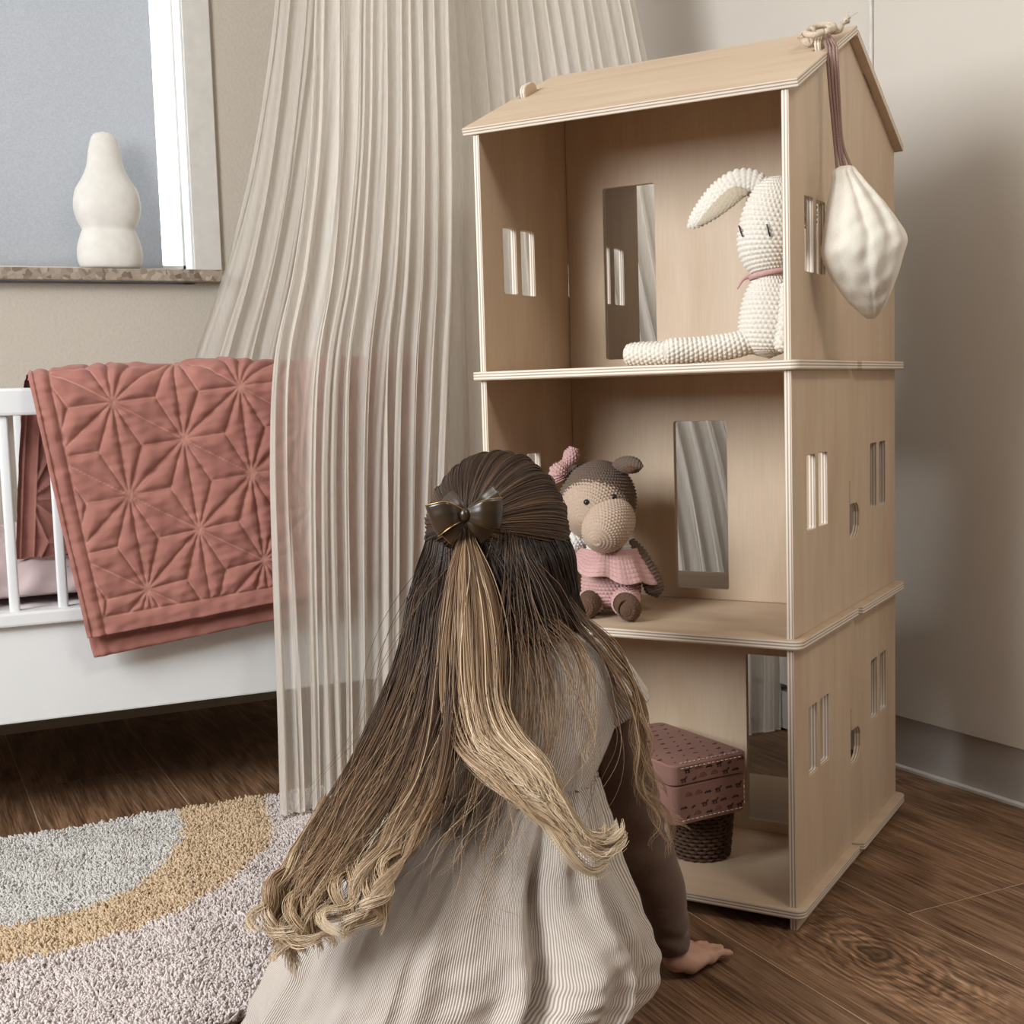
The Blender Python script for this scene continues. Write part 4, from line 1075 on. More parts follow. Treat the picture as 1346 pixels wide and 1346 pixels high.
for r_i, z in enumerate((0.121, 0.134, 0.150, 0.1745, 0.187)):
    for k in range(8):
        x = 0.014 + k * 0.0185 + (0.009 if r_i % 2 else 0) + rr_.uniform(-.002, .002)
        if x > L1_ - 0.01: continue
        kd = rr_.choice([0, 1, 1, 2, 3])
        q = motif(kd, C0 + e1 * x + UPW * z + fo * (0.0 if z < 0.167 else 0.0015), -e1, UPW, fo, 0.0058)
        (pr2 if kd == 0 else pr1).append(q)
V, F = join(pr1); mk('printed_pattern', V, F, M_PRINT, case)['kind'] = 'stuff'; V, F = join(pr2); mk('printed_rainbows', V, F, M_PRINT2, case)['kind'] = 'stuff'
pr1 = []
for i in range(9):
    for j in range(6):
        pr1.append(motif(rr_.choice([1, 2, 3]), C0 + e1 * (0.012 + j * 0.021 + (0.01 if i % 2 else 0)) + e2_ * (0.014 + i * 0.0215) + UPW * zt_, -e1, e2_, UPW, 0.0042))
V, F = join(pr1); mk('printed_pattern', V, F, M_PRINT, lid)['kind'] = 'stuff'
# basket
bk = HP(-0.188, 0.137, Z0)
basket = thing('wicker_basket', bk, 'dark brown wicker basket under the pink toy suitcase', 'basket')
zs = np.linspace(0.0005, 0.078, 14)
strands = []
for i, z in enumerate(zs):
    a = np.linspace(0, 2 * math.pi, 121)
    r = 0.040 + z * 0.10 + 0.0016 * np.sin(a * 20 + (math.pi if i % 2 else 0))
    strands.append(tube(np.stack([bk[0] + r * np.cos(a), bk[1] + r * np.sin(a), bk[2] + z + 0.0026 + 0 * a], 1), 0.0027, 6, False))
V, F = join(strands); mk('weave', V, F, M_WICK, basket)
stk = []
for k in range(40):
    w = 2 * math.pi * k / 40
    stk.append(tube(np.array([[bk[0] + (0.040 + z * 0.10) * math.cos(w), bk[1] + (0.040 + z * 0.10) * math.sin(w), bk[2] + z + 0.001] for z in (0.0, 0.04, 0.0775)]), 0.0014, 5))
V, F = join(stk); mk('stakes', V, F, M_WICK, basket)
a = np.linspace(0, 2 * math.pi, 61)
q = tube(np.stack([bk[0] + 0.0480 * np.cos(a), bk[1] + 0.0480 * np.sin(a), bk[2] + 0.0755 + 0 * a], 1), 0.0032, 8, False); mk('rim', q[0], q[1], M_WICK, basket)
q = tube(np.array([bk + UPW * 0.0005, bk + UPW * 0.004]), 0.040, 32); mk('bottom', q[0], q[1], M_WICK, basket)
# ------------------------------------------------------------------ the girl kneeling in front of the house
M_SKIN = plain('skin', (0.56, 0.33, 0.235), 0.5, (0.50, 0.28, 0.195), 60, 0.08, 0.001, 0.35)
M_SKIN.node_tree.nodes['Principled BSDF'].inputs['Subsurface Weight'].default_value = 0.12
M_SKIN.node_tree.nodes['Principled BSDF'].inputs['Subsurface Radius'].default_value = (0.01, 0.004, 0.002)
M_JERSEY = plain('brown_jersey', (0.150, 0.092, 0.066), 0.9, (0.125, 0.075, 0.053), 420, 0.25, 0.001, 0.1, sheen=0.2)
girl = thing('person', P(640, 1420, 1.40), 'child with long wavy hair kneeling on the floor in a striped cream dress', 'person')

def capsule(pts, rad, n=None, ns=20):
    """swept limb with rounded ends"""
    pts = np.asarray(pts, float)
    n = n or max(12, len(pts) * 7)
    c, r = cr(pts, n), cr(np.asarray(rad, float), n)[:, 0]
    T = np.gradient(c, axis=0); T /= np.linalg.norm(T, axis=1)[:, None]
    k = 6
    pre = [(c[0] - T[0] * r[0] * math.cos(w), max(r[0] * math.sin(w), 1e-4)) for w in np.linspace(0.02, math.pi / 2, k, endpoint=False)]
    post = [(c[-1] + T[-1] * r[-1] * math.sin(w), max(r[-1] * math.cos(w), 1e-4)) for w in np.linspace(0, math.pi / 2 - 0.02, k + 1)[1:]]
    cc = np.array([p for p, _ in pre] + list(c) + [p for p, _ in post]); rr = np.array([q for _, q in pre] + list(r) + [q for _, q in post])
    return tube(cc, rr, ns)
def ellipsoid(c, ax, ay, az, n=28):
    """ax, ay, az: half-axis vectors"""
    t = np.linspace(0.01, math.pi - 0.01, n)[:, None]; a = np.linspace(0, 2 * math.pi, 2 * n, endpoint=False)[None, :]
    V = c + (np.sin(t) * np.cos(a))[..., None] * ax + (np.sin(t) * np.sin(a))[..., None] * ay + (np.cos(t) + 0 * a)[..., None] * az
    F = [tuple(f) for f in grid_faces(2 * n, n, True)] + [tuple(range(2 * n)), tuple((n - 1) * 2 * n + i for i in range(2 * n - 1, -1, -1))]
    return V.reshape(-1, 3), F

# head frame: she looks away from us, a little to the right and down
HF = CAMF * 0.93 + CX * 0.30 - UPW * 0.10; HF /= np.linalg.norm(HF)
HR = np.cross(HF, UPW); HR /= np.linalg.norm(HR)
HU = np.cross(HR, HF)
HC = P(655, 703, 1.500)
RW, RLn, RH = 0.0735, 0.0900, 0.0860        # skull half width, half length, half height
body_parts = [ellipsoid(HC, HR * RW, HF * RLn, HU * RH)]
body_parts.append(ellipsoid(HC + HF * 0.030 - HU * 0.045, HR * 0.058, HF * 0.055, HU * 0.055))          # face, jaw
body_parts.append(ellipsoid(HC + HF * 0.066 - HU * 0.078, HR * 0.020, HF * 0.016, HU * 0.015))          # chin
body_parts.append(ellipsoid(HC + HF * 0.092 - HU * 0.036, HR * 0.010, HF * 0.014, HU * 0.011))          # nose
body_parts.append(ellipsoid(HC + HF * 0.086 - HU * 0.020, HR * 0.006, HF * 0.008, HU * 0.018))
body_parts.append(ellipsoid(HC + HF * 0.083 - HU * 0.060, HR * 0.018, HF * 0.009, HU * 0.0065))         # lips
for s in (-1, 1):
    body_parts.append(ellipsoid(HC + HR * s * 0.073 - HU * 0.018 - HF * 0.002, HR * 0.007, HF * 0.014, HU * 0.021))   # ears
    body_parts.append(ellipsoid(HC + HR * s * 0.036 + HF * 0.066 - HU * 0.040, HR * 0.020, HF * 0.020, HU * 0.020))   # cheeks
# neck and trunk
NK = HC - HU * 0.070 - HF * 0.012
chest, waist, pel = P(684, 930, 1.462), P(655, 1045, 1.430), P(618, 1170, 1.395)
shR, shL = P(783, 893, 1.468), P(573, 908, 1.468)
body_parts.append(capsule([NK, P(676, 845, 1.478), P(682, 895, 1.470)], [0.036, 0.036, 0.050]))
for s in (-1, 1):
    off = CX * 0.040 * s
    body_parts.append(capsule([P(682, 890, 1.468) + off * 1.1, chest + off * 1.15, waist + off * 0.9, pel + off * 1.2], [0.046, 0.060, 0.052, 0.066], 30))
body_parts.append(capsule([shR, P(684, 885, 1.468), shL], [0.036, 0.046, 0.036]))
# right arm to the floor
wrist = np.array([0.823, 1.281, 0.034])
armR = [shR, P(806, 985, 1.480), P(832, 1085, 1.502), P(866, 1165, 1.540), wrist]
body_parts.append(capsule(armR, [0.036, 0.031, 0.027, 0.022, 0.0165], 40))
# left arm resting forward on the thigh, hidden by the hair
armL = [shL, P(578, 985, 1.500), P(600, 1060, 1.550), P(640, 1090, 1.610), P(668, 1098, 1.645)]
body_parts.append(capsule(armL, [0.036, 0.031, 0.027, 0.022, 0.017], 40))
# hand flat on the floor: palm, four fingers, thumb
hdir = np.array([0.90, 0.36, 0.0]); hdir /= np.linalg.norm(hdir)
hside = np.array([-hdir[1], hdir[0], 0.0])            # towards the far side
palm0 = np.array([0.824, 1.279, 0.018])
palm = palm0 + hdir * 0.026
body_parts.append(ellipsoid(palm, hdir * 0.033, hside * 0.027, UPW * 0.0125))
body_parts.append(capsule([wrist, palm0 + UPW * 0.006, palm], [0.0165, 0.0150, 0.0125], 14))
body_parts.append(capsule([palm - hside * 0.012 - hdir * 0.012, palm - hside * 0.014 + hdir * 0.018], [0.0130, 0.0100], 10))
def finger(base, d, l, r):
    d = d / np.linalg.norm(d)
    return capsule([base, base + d * l * 0.36 + UPW * 0.0050, base + d * l * 0.70 + UPW * 0.0005, base + d * l - UPW * 0.0035], [r * 1.05, r, r * 0.95, r * 0.75], 18, 14)
for k, (o_, l, r, sp_) in enumerate(((-0.0195, 0.038, 0.0062, -0.12), (-0.0065, 0.044, 0.0064, 0.02), (0.0068, 0.042, 0.0062, 0.16), (0.0195, 0.034, 0.0055, 0.34))):
    body_parts.append(finger(palm + hdir * 0.022 + hside * o_ - UPW * 0.0055, hdir + hside * sp_, l, r))
body_parts.append(finger(palm - hdir * 0.012 + hside * 0.024 - UPW * 0.003, hdir * 0.75 + hside * 0.75, 0.036, 0.0064))
# left hand, relaxed
pl = armL[-1]; ld = np.array([0.62, 0.78, -0.10]); ld /= np.linalg.norm(ld); ls = np.cross(ld, UPW)
body_parts.append(ellipsoid(pl + ld * 0.028, ld * 0.032, ls * 0.026, np.cross(ls, ld) * 0.012))
for o_, l, r, sp_ in ((-0.019, 0.040, 0.0062, -0.15), (-0.0065, 0.046, 0.0064, -0.03), (0.0065, 0.044, 0.0062, 0.08), (0.019, 0.035, 0.0055, 0.2)):
    body_parts.append(finger(pl + ld * 0.052 + ls * o_, ld + ls * sp_ - UPW * 0.25, l, r))
body_parts.append(finger(pl + ld * 0.016 - ls * 0.022, ld * 0.7 - ls * 0.6, 0.034, 0.0064))
# folded legs: thighs forward, shins under
hipR, hipL = pel + CX * 0.046, pel - CX * 0.032
kneeR = P(775, 1285, 1.470); kneeR[2] = 0.060
kneeL = P(610, 1330, 1.500); kneeL[2] = 0.062
def footpt(k, hip, s):
    d = hip - k; d[2] = 0; d /= np.linalg.norm(d)
    f = k + d * 0.20; f[2] = 0.034
    return f, d
legs = []
for kn, hp2, s in ((kneeR, hipR, 1), (kneeL, hipL, -1)):
    ft, d = footpt(kn, hp2, s)
    th = [hp2, (hp2 + kn) / 2 + UPW * 0.020, kn + UPW * 0.004]
    shn = [kn, kn * 0.5 + ft * 0.5 - UPW * 0.004, ft]
    legs.append((th, shn, ft, d))
    body_parts.append(capsule(th, [0.066, 0.060, 0.046], 24)); body_parts.append(capsule(shn, [0.044, 0.041, 0.027], 24))
    body_parts.append(capsule([ft, ft + d * 0.030 - UPW * 0.006, ft + d * 0.085 - UPW * 0.016], [0.026, 0.024, 0.015], 16))
V, F = join(body_parts)
def remeshed(V, F, voxel, smooth_it=4):
    me = bpy.data.meshes.new('tmp'); me.from_pydata(np.asarray(V).tolist(), [], [list(f) for f in F]); me.update()
    bm = bmesh.new(); bm.from_mesh(me); bmesh.ops.recalc_face_normals(bm, faces=bm.faces); bm.to_mesh(me); bm.free()
    o = bpy.data.objects.new('tmp', me); COL.objects.link(o)
    m = o.modifiers.new('r', 'REMESH'); m.mode = 'VOXEL'; m.voxel_size = voxel
    m2 = o.modifiers.new('s', 'SMOOTH'); m2.factor = 0.5; m2.iterations = smooth_it
    ev = o.evaluated_get(bpy.context.evaluated_depsgraph_get())
    em = bpy.data.meshes.new_from_object(ev)
    Vn = np.zeros(len(em.vertices) * 3); em.vertices.foreach_get('co', Vn); Vn = Vn.reshape(-1, 3)
    Fn = [tuple(p.vertices) for p in em.polygons]
    bpy.data.objects.remove(o); bpy.data.meshes.remove(me); bpy.data.meshes.remove(em)
    return Vn, Fn
V, F = remeshed(V, F, 0.0036, 4)
body_o = mk('body', V, F, M_SKIN, girl)
M_EYE = plain('eye_white', (0.8, 0.78, 0.75), 0.2, spec=0.5); M_IRIS = plain('iris', (0.06, 0.10, 0.14), 0.2, spec=0.5)
for s in (-1, 1):
    ec = HC + HR * s * 0.030 + HF * 0.0745 - HU * 0.012
    q = ellipsoid(ec, HR * 0.011, HF * 0.0085, HU * 0.0075, 12); e = mk('eye', q[0], q[1], M_EYE, body_o)
    q = ellipsoid(ec + HF * 0.0065, HR * 0.0052, HF * 0.0028, HU * 0.0052, 10); mk('iris', q[0], q[1], M_IRIS, body_o)

# ---- brown jersey sleeve(s) and leggings
def sleeve_mesh(path, rad, nv=110, ns=60, wr=0.0022, seed=0, cuff=True):
    c, r = cr(path, nv), cr(np.asarray(rad, float), nv)[:, 0]
    T, N_, B_ = frames(c)
    a = np.linspace(0, 2 * math.pi, ns, endpoint=False)
    t = np.linspace(0, 1, nv)[:, None]
    ripple = wr * (np.sin(t * 46 + 2.2 * np.sin(a + seed)[None, :]) * (0.15 + np.exp(-((t - 0.5) / 0.13) ** 2)) + 0.7 * np.sin(t * 80 + 1.5 * np.sin(a * 2)[None, :]) * np.clip((t - 0.82) / 0.1, 0, 1))
    R = r[:, None] + ripple
    V = c[:, None, :] + R[..., None] * (np.cos(a)[None, :, None] * N_[:, None, :] + np.sin(a)[None, :, None] * B_[:, None, :])
    return V.reshape(-1, 3), grid_faces(ns, nv, True)
def solid(o, th):
    m = o.modifiers.new('thick', 'SOLIDIFY'); m.thickness = th; m.offset = -1
    return o
V, F = sleeve_mesh([shR - CX * 0.02, P(806, 985, 1.480), P(833, 1085, 1.502), P(867, 1165, 1.540), wrist + (armR[3] - wrist) * 0.06], [0.042, 0.0395, 0.0350, 0.0300, 0.0205])
solid(mk('sleeve', V, F, M_JERSEY, girl), 0.002)
V, F = sleeve_mesh([shL + CX * 0.02] + armL[1:4] + [armL[4] * 0.95 + armL[3] * 0.05], [0.042, 0.037, 0.033, 0.028, 0.021], seed=2)
solid(mk('sleeve', V, F, M_JERSEY, girl), 0.002)
tp_ = [capsule([P(682, 890, 1.468) + CX * 0.044 * s_, chest + CX * 0.046 * s_, waist + CX * 0.036 * s_, pel + CX * 0.048 * s_], [0.050, 0.0635, 0.054, 0.056], 30) for s_ in (-1, 1)]
tp_ += [capsule([shR, P(684, 885, 1.468), shL], [0.040, 0.050, 0.040]), capsule([shR, P(800, 955, 1.476)], [0.040, 0.036], 14), capsule([shL, P(566, 965, 1.482)], [0.040, 0.036], 14)]
V, F = remeshed(*join(tp_), 0.006, 3)
mk('shirt', V, F, M_JERSEY, girl)
lp_ = []
for th, shn, ft, d in legs:
    lp_ += [capsule(th, [0.071, 0.066, 0.053], 24), capsule(shn, [0.050, 0.047, 0.031], 24)]
lp_.append(capsule([pel - CX * 0.032, pel + CX * 0.045], [0.072, 0.072], 14))
V, F = remeshed(*join(lp_), 0.006, 4)
mk('leggings', V, F, M_JERSEY, girl)

# ---- striped corduroy dress
def mat_cord():
    m, n, N, L, B = nt('striped_corduroy')
    at = N.new('ShaderNodeAttribute'); at.attribute_name = 'stripe'
    mu = N.new('ShaderNodeMath'); mu.operation = 'MULTIPLY'; mu.inputs[1].default_value = 2 * math.pi; L.new(at.outputs['Fac'], mu.inputs[0])
    sn = N.new('ShaderNodeMath'); sn.operation = 'SINE'; L.new(mu.outputs[0], sn.inputs[0])
    mr = N.new('ShaderNodeMapRange'); mr.inputs[1].default_value = -1; mr.inputs[2].default_value = 1; L.new(sn.outputs[0], mr.inputs[0])
    r = ramp(N, [(0.0, (0.34, 0.26, 0.205)), (0.35, (0.52, 0.435, 0.365)), (0.6, (0.66, 0.585, 0.515)), (1.0, (0.72, 0.655, 0.59))])
    L.new(mr.outputs[0], r.inputs[0]); L.new(r.outputs[0], B.inputs['Base Color'])
    B.inputs['Roughness'].default_value = 0.9; B.inputs['Specular IOR Level'].default_value = 0.15; B.inputs['Sheen Weight'].default_value = 0.2
    bump(N, L, mr.outputs[0], B, 0.6, 0.0012)
    return m
M_CORDUROY = mat_cord()
FH = CAMF - UPW * (CAMF @ UPW); FH /= np.linalg.norm(FH)
XH = np.cross(FH, UPW)
dress = None
def ring_loft(rings, nr, na, nstripe, foldfn, hem=None):
    R = cr(np.array(rings, float), nr)
    a = np.linspace(0, 2 * math.pi, na, endpoint=False)
    V = np.zeros((nr, na, 3)); S = np.zeros((nr, na))
    for i in range(nr):
        t = i / (nr - 1)
        v, u0, u1, d, hd_ = R[i]
        c = P((u0 + u1) / 2, v, d); w = np.linalg.norm(P(u1, v, d) - P(u0, v, d)) / 2
        f = foldfn(t, a)
        zoff = hem(t, a) if hem is not None else 0 * a
        ex = np.sign(np.cos(a)) * np.abs(np.cos(a)) ** 0.88; ey = np.sign(np.sin(a)) * np.abs(np.sin(a)) ** 0.88
        V[i] = c + (w * ex)[:, None] * XH + (hd_ * ey)[:, None] * FH + (f * np.cos(a))[:, None] * XH + (f * np.sin(a))[:, None] * FH + zoff[:, None] * UPW
        S[i] = a / (2 * math.pi) * nstripe
    return V, S
def close(V, S):
    V = np.concatenate([V, V[:, :1]], 1); S = np.concatenate([S, S[:, :1] * 0 + S.max() * len(S[0]) / (len(S[0]) - 1) if False else S[:, -1:] + (S[:, 1:2] - S[:, 0:1])], 1)
    return V, S
def cloth(name, rings, nr, na, nstripe, foldfn, hem=None, parent=None):
    V, S = close(*ring_loft(rings, nr, na, nstripe, foldfn, hem))
    V[..., 2] = np.maximum(V[..., 2], 0.006)
    o = mk(name, V.reshape(-1, 3), grid_faces(V.shape[1], V.shape[0])[:, ::-1], M_CORDUROY, parent or girl, attrs={'stripe': S.ravel()})
    return o
# a is measured from the girl's right (0) over the far side (pi/2) to her left (pi) and the near side (3pi/2)
def bod_fold(t, a):
    return 0.0030 * np.sin(6 * a + 4 * t) * t + 0.0022 * np.sin(11 * a + 9 * t)
cloth('dress_bodice', [(830, 640, 738, 1.466, 0.048), (840, 612, 776, 1.465, 0.062), (858, 588, 802, 1.462, 0.072), (900, 572, 814, 1.459, 0.080), (950, 574, 806, 1.455, 0.084), (990, 572, 792, 1.447, 0.084), (1022, 570, 778, 1.440, 0.084), (1032, 569, 774, 1.438, 0.084)], 60, 260, 230, bod_fold)
def skirt_fold(t, a):
    g = np.exp(-t * 4.5)
    q = np.stack([3.0 * np.cos(a), 3.0 * np.sin(a), 0 * a + 1.4 * t], -1)
    small = (0.0085 * (g + 0.05)) * np.sin(36 * a + 2.4 * np.sin(3 * a))
    ph = 10 * a + 1.3 * np.sin(2 * a + 1) + 0.9 * t
    ridge = 1 - np.abs(np.sin(ph / 2 * 1.0)) ** 0.8                     # narrow folds with broad valleys between
    big = t ** 0.7 * (0.026 * (ridge - 0.35) + 0.0075 * np.sin(15 * a + 2.1 - 1.6 * t) * (0.6 + 0.4 * np.sin(3 * a)) + 0.006 * vnoise(q, 2.6, 3))
    deep = -0.048 * np.clip(t * 2.2, 0, 1) * np.exp(-((a - 5.08 - 0.05 * t) / 0.085) ** 2)
    puff = 0.020 * np.clip(t * 1.8, 0, 1) * np.exp(-((a - 5.45) / 0.24) ** 2)
    side = np.clip(t * 2, 0, 1) * np.exp(-((a - 5.75) / 0.40) ** 2) * (0.013 * np.sin(16 * a + 5 * t) + 0.007 * np.sin(27 * a - 9 * t) + 0.002 * np.sin(t * 22 + 5 * a))
    return small + big + deep + puff + side + 0.0022 * t * vnoise(q * [1, 1, 6], 3.2, 7)
def skirt_hem(t, a):
    # the hem rides up over the right calf
    lift = 0.088 * np.exp(-((a - 5.25) / 0.62) ** 2) + 0.040 * np.exp(-((a - 6.1) / 0.5) ** 2)
    return np.clip((t - 0.45) / 0.55, 0, 1) ** 1.5 * lift
skirt_o = cloth('dress_skirt', [(1020, 570, 777, 1.440, 0.083), (1036, 560, 782, 1.437, 0.090), (1075, 512, 794, 1.427, 0.112), (1130, 458, 806, 1.415, 0.130), (1190, 410, 832, 1.405, 0.142), (1250, 380, 846, 1.400, 0.150), (1310, 345, 838, 1.395, 0.152), (1360, 326, 812, 1.390, 0.150), (1402, 316, 770, 1.385, 0.146)], 160, 620, 560, skirt_fold, skirt_hem)
# cap sleeves
for sh, d2, nm in ((P(756, 872, 1.466), P(805, 942, 1.472), 'r'), (P(602, 882, 1.466), P(554, 953, 1.472), 'l')):
    nv, ns = 40, 90
    c = cr([sh, sh * 0.55 + d2 * 0.45 + UPW * 0.004, d2], nv); T, N_, B_ = frames(c)
    a = np.linspace(0, 2 * math.pi, ns + 1); t = np.linspace(0, 1, nv)[:, None]
    R = 0.0475 + 0.002 * t + 0.0018 * np.sin(9 * a)[None, :] * (0.3 + t) + 0.0014 * np.sin(15 * a + 5 * t)
    V = c[:, None, :] + R[..., None] * (np.cos(a)[None, :, None] * N_[:, None, :] + np.sin(a)[None, :, None] * B_[:, None, :])
    S = (a / 6.2832 * 100)[None, :] + 0 * t
    solid(mk('dress_sleeve', V.reshape(-1, 3), grid_faces(ns + 1, nv), M_CORDUROY, girl, attrs={'stripe': S.ravel()}), 0.002)

# ------------------------------------------------------------------ hair
def mat_hair():
    m, n, N, L, B = nt('blonde_hair')
    at = N.new('ShaderNodeAttribute'); at.attribute_name = 'tone'
    r = ramp(N, [(0.0, (0.022, 0.012, 0.007)), (0.22, (0.060, 0.033, 0.019)), (0.45, (0.17, 0.092, 0.048)), (0.62, (0.38, 0.235, 0.125)), (0.80, (0.62, 0.45, 0.28)), (1.0, (0.84, 0.69, 0.49))])
    L.new(at.outputs['Fac'], r.inputs[0]); L.new(r.outputs[0], B.inputs['Base Color'])
    B.inputs['Roughness'].default_value = 0.42; B.inputs['Specular IOR Level'].default_value = 0.32
    return m
M_HAIR = mat_hair()
RS = np.random.RandomState(12)
def strand_mesh(S, rad, tone):
    """S (N,n,3) strand points, rad (N,n), tone (N,n): fine ridged hairs"""
    Nn, n, _ = S.shape
    T = np.gradient(S, axis=1); T /= np.linalg.norm(T, axis=2)[..., None] + 1e-12
    A = np.cross(T, np.broadcast_to(CAMF, T.shape)); A /= np.linalg.norm(A, axis=2)[..., None] + 1e-9
    Bq = np.cross(T, A)
    Bq *= np.where((Bq @ CAMF) > 0, -1, 1)[..., None]
    r = rad[..., None]
    V = np.stack([S - r * A - 0.5 * r * Bq, S + 0.9 * r * Bq, S + r * A - 0.5 * r * Bq], 2)
    b = ((np.arange(Nn)[:, None] * n + np.arange(n - 1)[None, :]) * 3)[..., None] + np.arange(2)[None, None, :]
    F = np.stack([b, b + 1, b + 4, b + 3], -1).reshape(-1, 4)
    return V.reshape(-1, 3), F.astype(np.int32), np.repeat(tone.reshape(-1), 3)
def lock(guides, N, n=34, clumps=26, width=0.008, thick=0.010, tone=(0.2, 0.8), tjit=0.10, curl=0.0, turns=2.0, c0=0.6, spread=1.0, lenjit=0.15, rad=0.00055, wave=0.003, tgam=1.0, tightness=0.72, bundle=0.0):
    """N strands flowing along interpolated guide curves, gathered into clumps that curl towards their ends"""
    G = np.array([cr(np.array([P(*q) for q in g]), n) for g in guides])
    if len(G) == 1: G = np.concatenate([G, G])
    ng = len(G)
    cc = RS.rand(clumps) * (ng - 1); coff = RS.normal(size=(clumps, 2)); cph = RS.rand(clumps) * 6.283; clen = 1 - lenjit * RS.rand(clumps); ct = RS.normal(size=clumps)
    cturn = turns * (0.8 + 0.5 * RS.rand(clumps)); csgn = np.where(RS.rand(clumps) < 0.5, -1, 1)
    k = RS.randint(0, clumps, N)
    dc = RS.normal(size=N) * 0.10 * (ng - 1)
    def along(c):
        c = np.clip(c, 0, ng - 1 - 1e-6); i = c.astype(int); f = (c - i)[:, None, None]
        return G[i] * (1 - f) + G[i + 1] * f
    g0 = np.clip((np.linspace(0, 1, n) - 0.35) / 0.65, 0, 1)[None, :, None] * tightness
    S = along(cc[k] + dc) * (1 - g0) + along(cc[k]) * g0
    L_ = clen[k] * (1 - 0.10 * RS.rand(N))
    tt = np.linspace(0, 1, n)[None, :] * L_[:, None]
    # resample to the individual length
    x = tt * (n - 1); i0 = np.minimum(x.astype(int), n - 2); fr_ = (x - i0)[..., None]
    S = np.take_along_axis(S, i0[..., None], 1) * (1 - fr_) + np.take_along_axis(S, (i0 + 1)[..., None], 1) * fr_
    T = np.gradient(S, axis=1); T /= np.linalg.norm(T, axis=2)[..., None] + 1e-12
    side = np.cross(T, np.broadcast_to(CAMF, T.shape)); side /= np.linalg.norm(side, axis=2)[..., None] + 1e-9
    outw = np.cross(side, T)
    outw *= np.where((outw @ CAMF) > 0, -1, 1)[..., None]
    s = np.linspace(0, 1, n)[None, :]
    env = np.clip(s / 0.18, 0.25, 1) * spread
    tight = 1 - tightness * np.clip((s - c0 + 0.25) / (1.25 - c0), 0, 1)
    o1 = (coff[k, 0:1] * width + RS.normal(size=(N, 1)) * width * 0.40 * tight) * env
    o2 = np.abs(coff[k, 1:2] * thick * 0.5 + RS.normal(size=(N, 1)) * thick * 0.5) * env
    o1 = o1 + RS.normal(size=(N, 1)) * bundle; o2 = o2 + RS.normal(size=(N, 1)) * bundle
    ph = cph[k][:, None] + RS.normal(size=(N, 1)) * 0.12
    o1 = o1 + wave * np.sin(s * 9 + ph) * np.clip(s * 2, 0, 1)
    q = np.clip((s - c0) / (1 - c0), 0, 1)
    cu = curl * q ** 0.7
    ang_ = csgn[k][:, None] * 2 * math.pi * cturn[k][:, None] * q + ph * 1.0
    o1 = o1 + cu * (np.cos(ang_) - np.cos(ph)); o2 = o2 + 0.6 * cu * (1 + np.sin(ang_))
    S = S + o1[..., None] * side + o2[..., None] * outw
    S[..., 2] = np.maximum(S[..., 2], 0.012)
    tn = tone[0] + (tone[1] - tone[0]) * (s * L_[:, None]) ** tgam + tjit * 0.7 * ct[k][:, None] + RS.normal(size=(N, 1)) * tjit
    rr = rad * (0.8 + 0.4 * RS.rand(N))[:, None] * np.clip(1.25 - s, 0.35, 1)
    return S, rr, np.clip(tn, 0, 1)
hair = []
# hair drawn back over the skull into the clip
E3 = np.stack([HR * (RW + 0.007), HU * (RH + 0.009), -HF * (RLn + 0.007)], 1)       # unit sphere -> scalp
E3i = np.linalg.inv(E3)
KCL = P(612, 692, 1.402)
kd = E3i @ (KCL - HC); kd /= np.linalg.norm(kd)
N = 2300
q = RS.normal(size=(N * 5, 3)); q /= np.linalg.norm(q, axis=1)[:, None]
ok = (q[:, 1] > -0.12 - 0.25 * np.clip(q[:, 2], 0, 1)) & (q @ kd < 0.93) & (q[:, 2] > -0.80)
q = q[ok][:N]; N = len(q)
n = 20
om = np.arccos(np.clip(q @ kd, -1, 1))[:, None]
s = np.linspace(0, 1, n)[None, :]
D = (np.sin((1 - s) * om) / np.sin(om))[..., None] * q[:, None, :] + (np.sin(s * om) / np.sin(om))[..., None] * kd[None, None, :]
az = np.arctan2(q[:, 0], q[:, 1])
bunch = 0.014 * np.sin(az * 17)[:, None] * np.sin(s * math.pi) + 0.010 * np.sin(az * 31 + 1)[:, None] * np.sin(s * math.pi)
D = D * (0.975 + 0.03 * RS.rand(N)[:, None] + 0.045 * np.sin(s * math.pi) * RS.rand(N)[:, None] + bunch * 0.8)[..., None]
S = HC + D @ E3.T
side_l = np.clip(q[:, 0], 0, 1)[:, None]
tone_ = 0.12 + 0.14 * (0.5 + 0.5 * np.sin(az * 5 + 0.7))[:, None] * s + 0.38 * side_l * s ** 1.2 + 0.05 * RS.normal(size=(N, 1)) + 0.03 * np.sin(az * 23)[:, None]
hair.append((S, 0.00062 * np.ones((N, n)) * (0.8 + 0.4 * RS.rand(N, 1)), np.clip(tone_, 0, 1)))
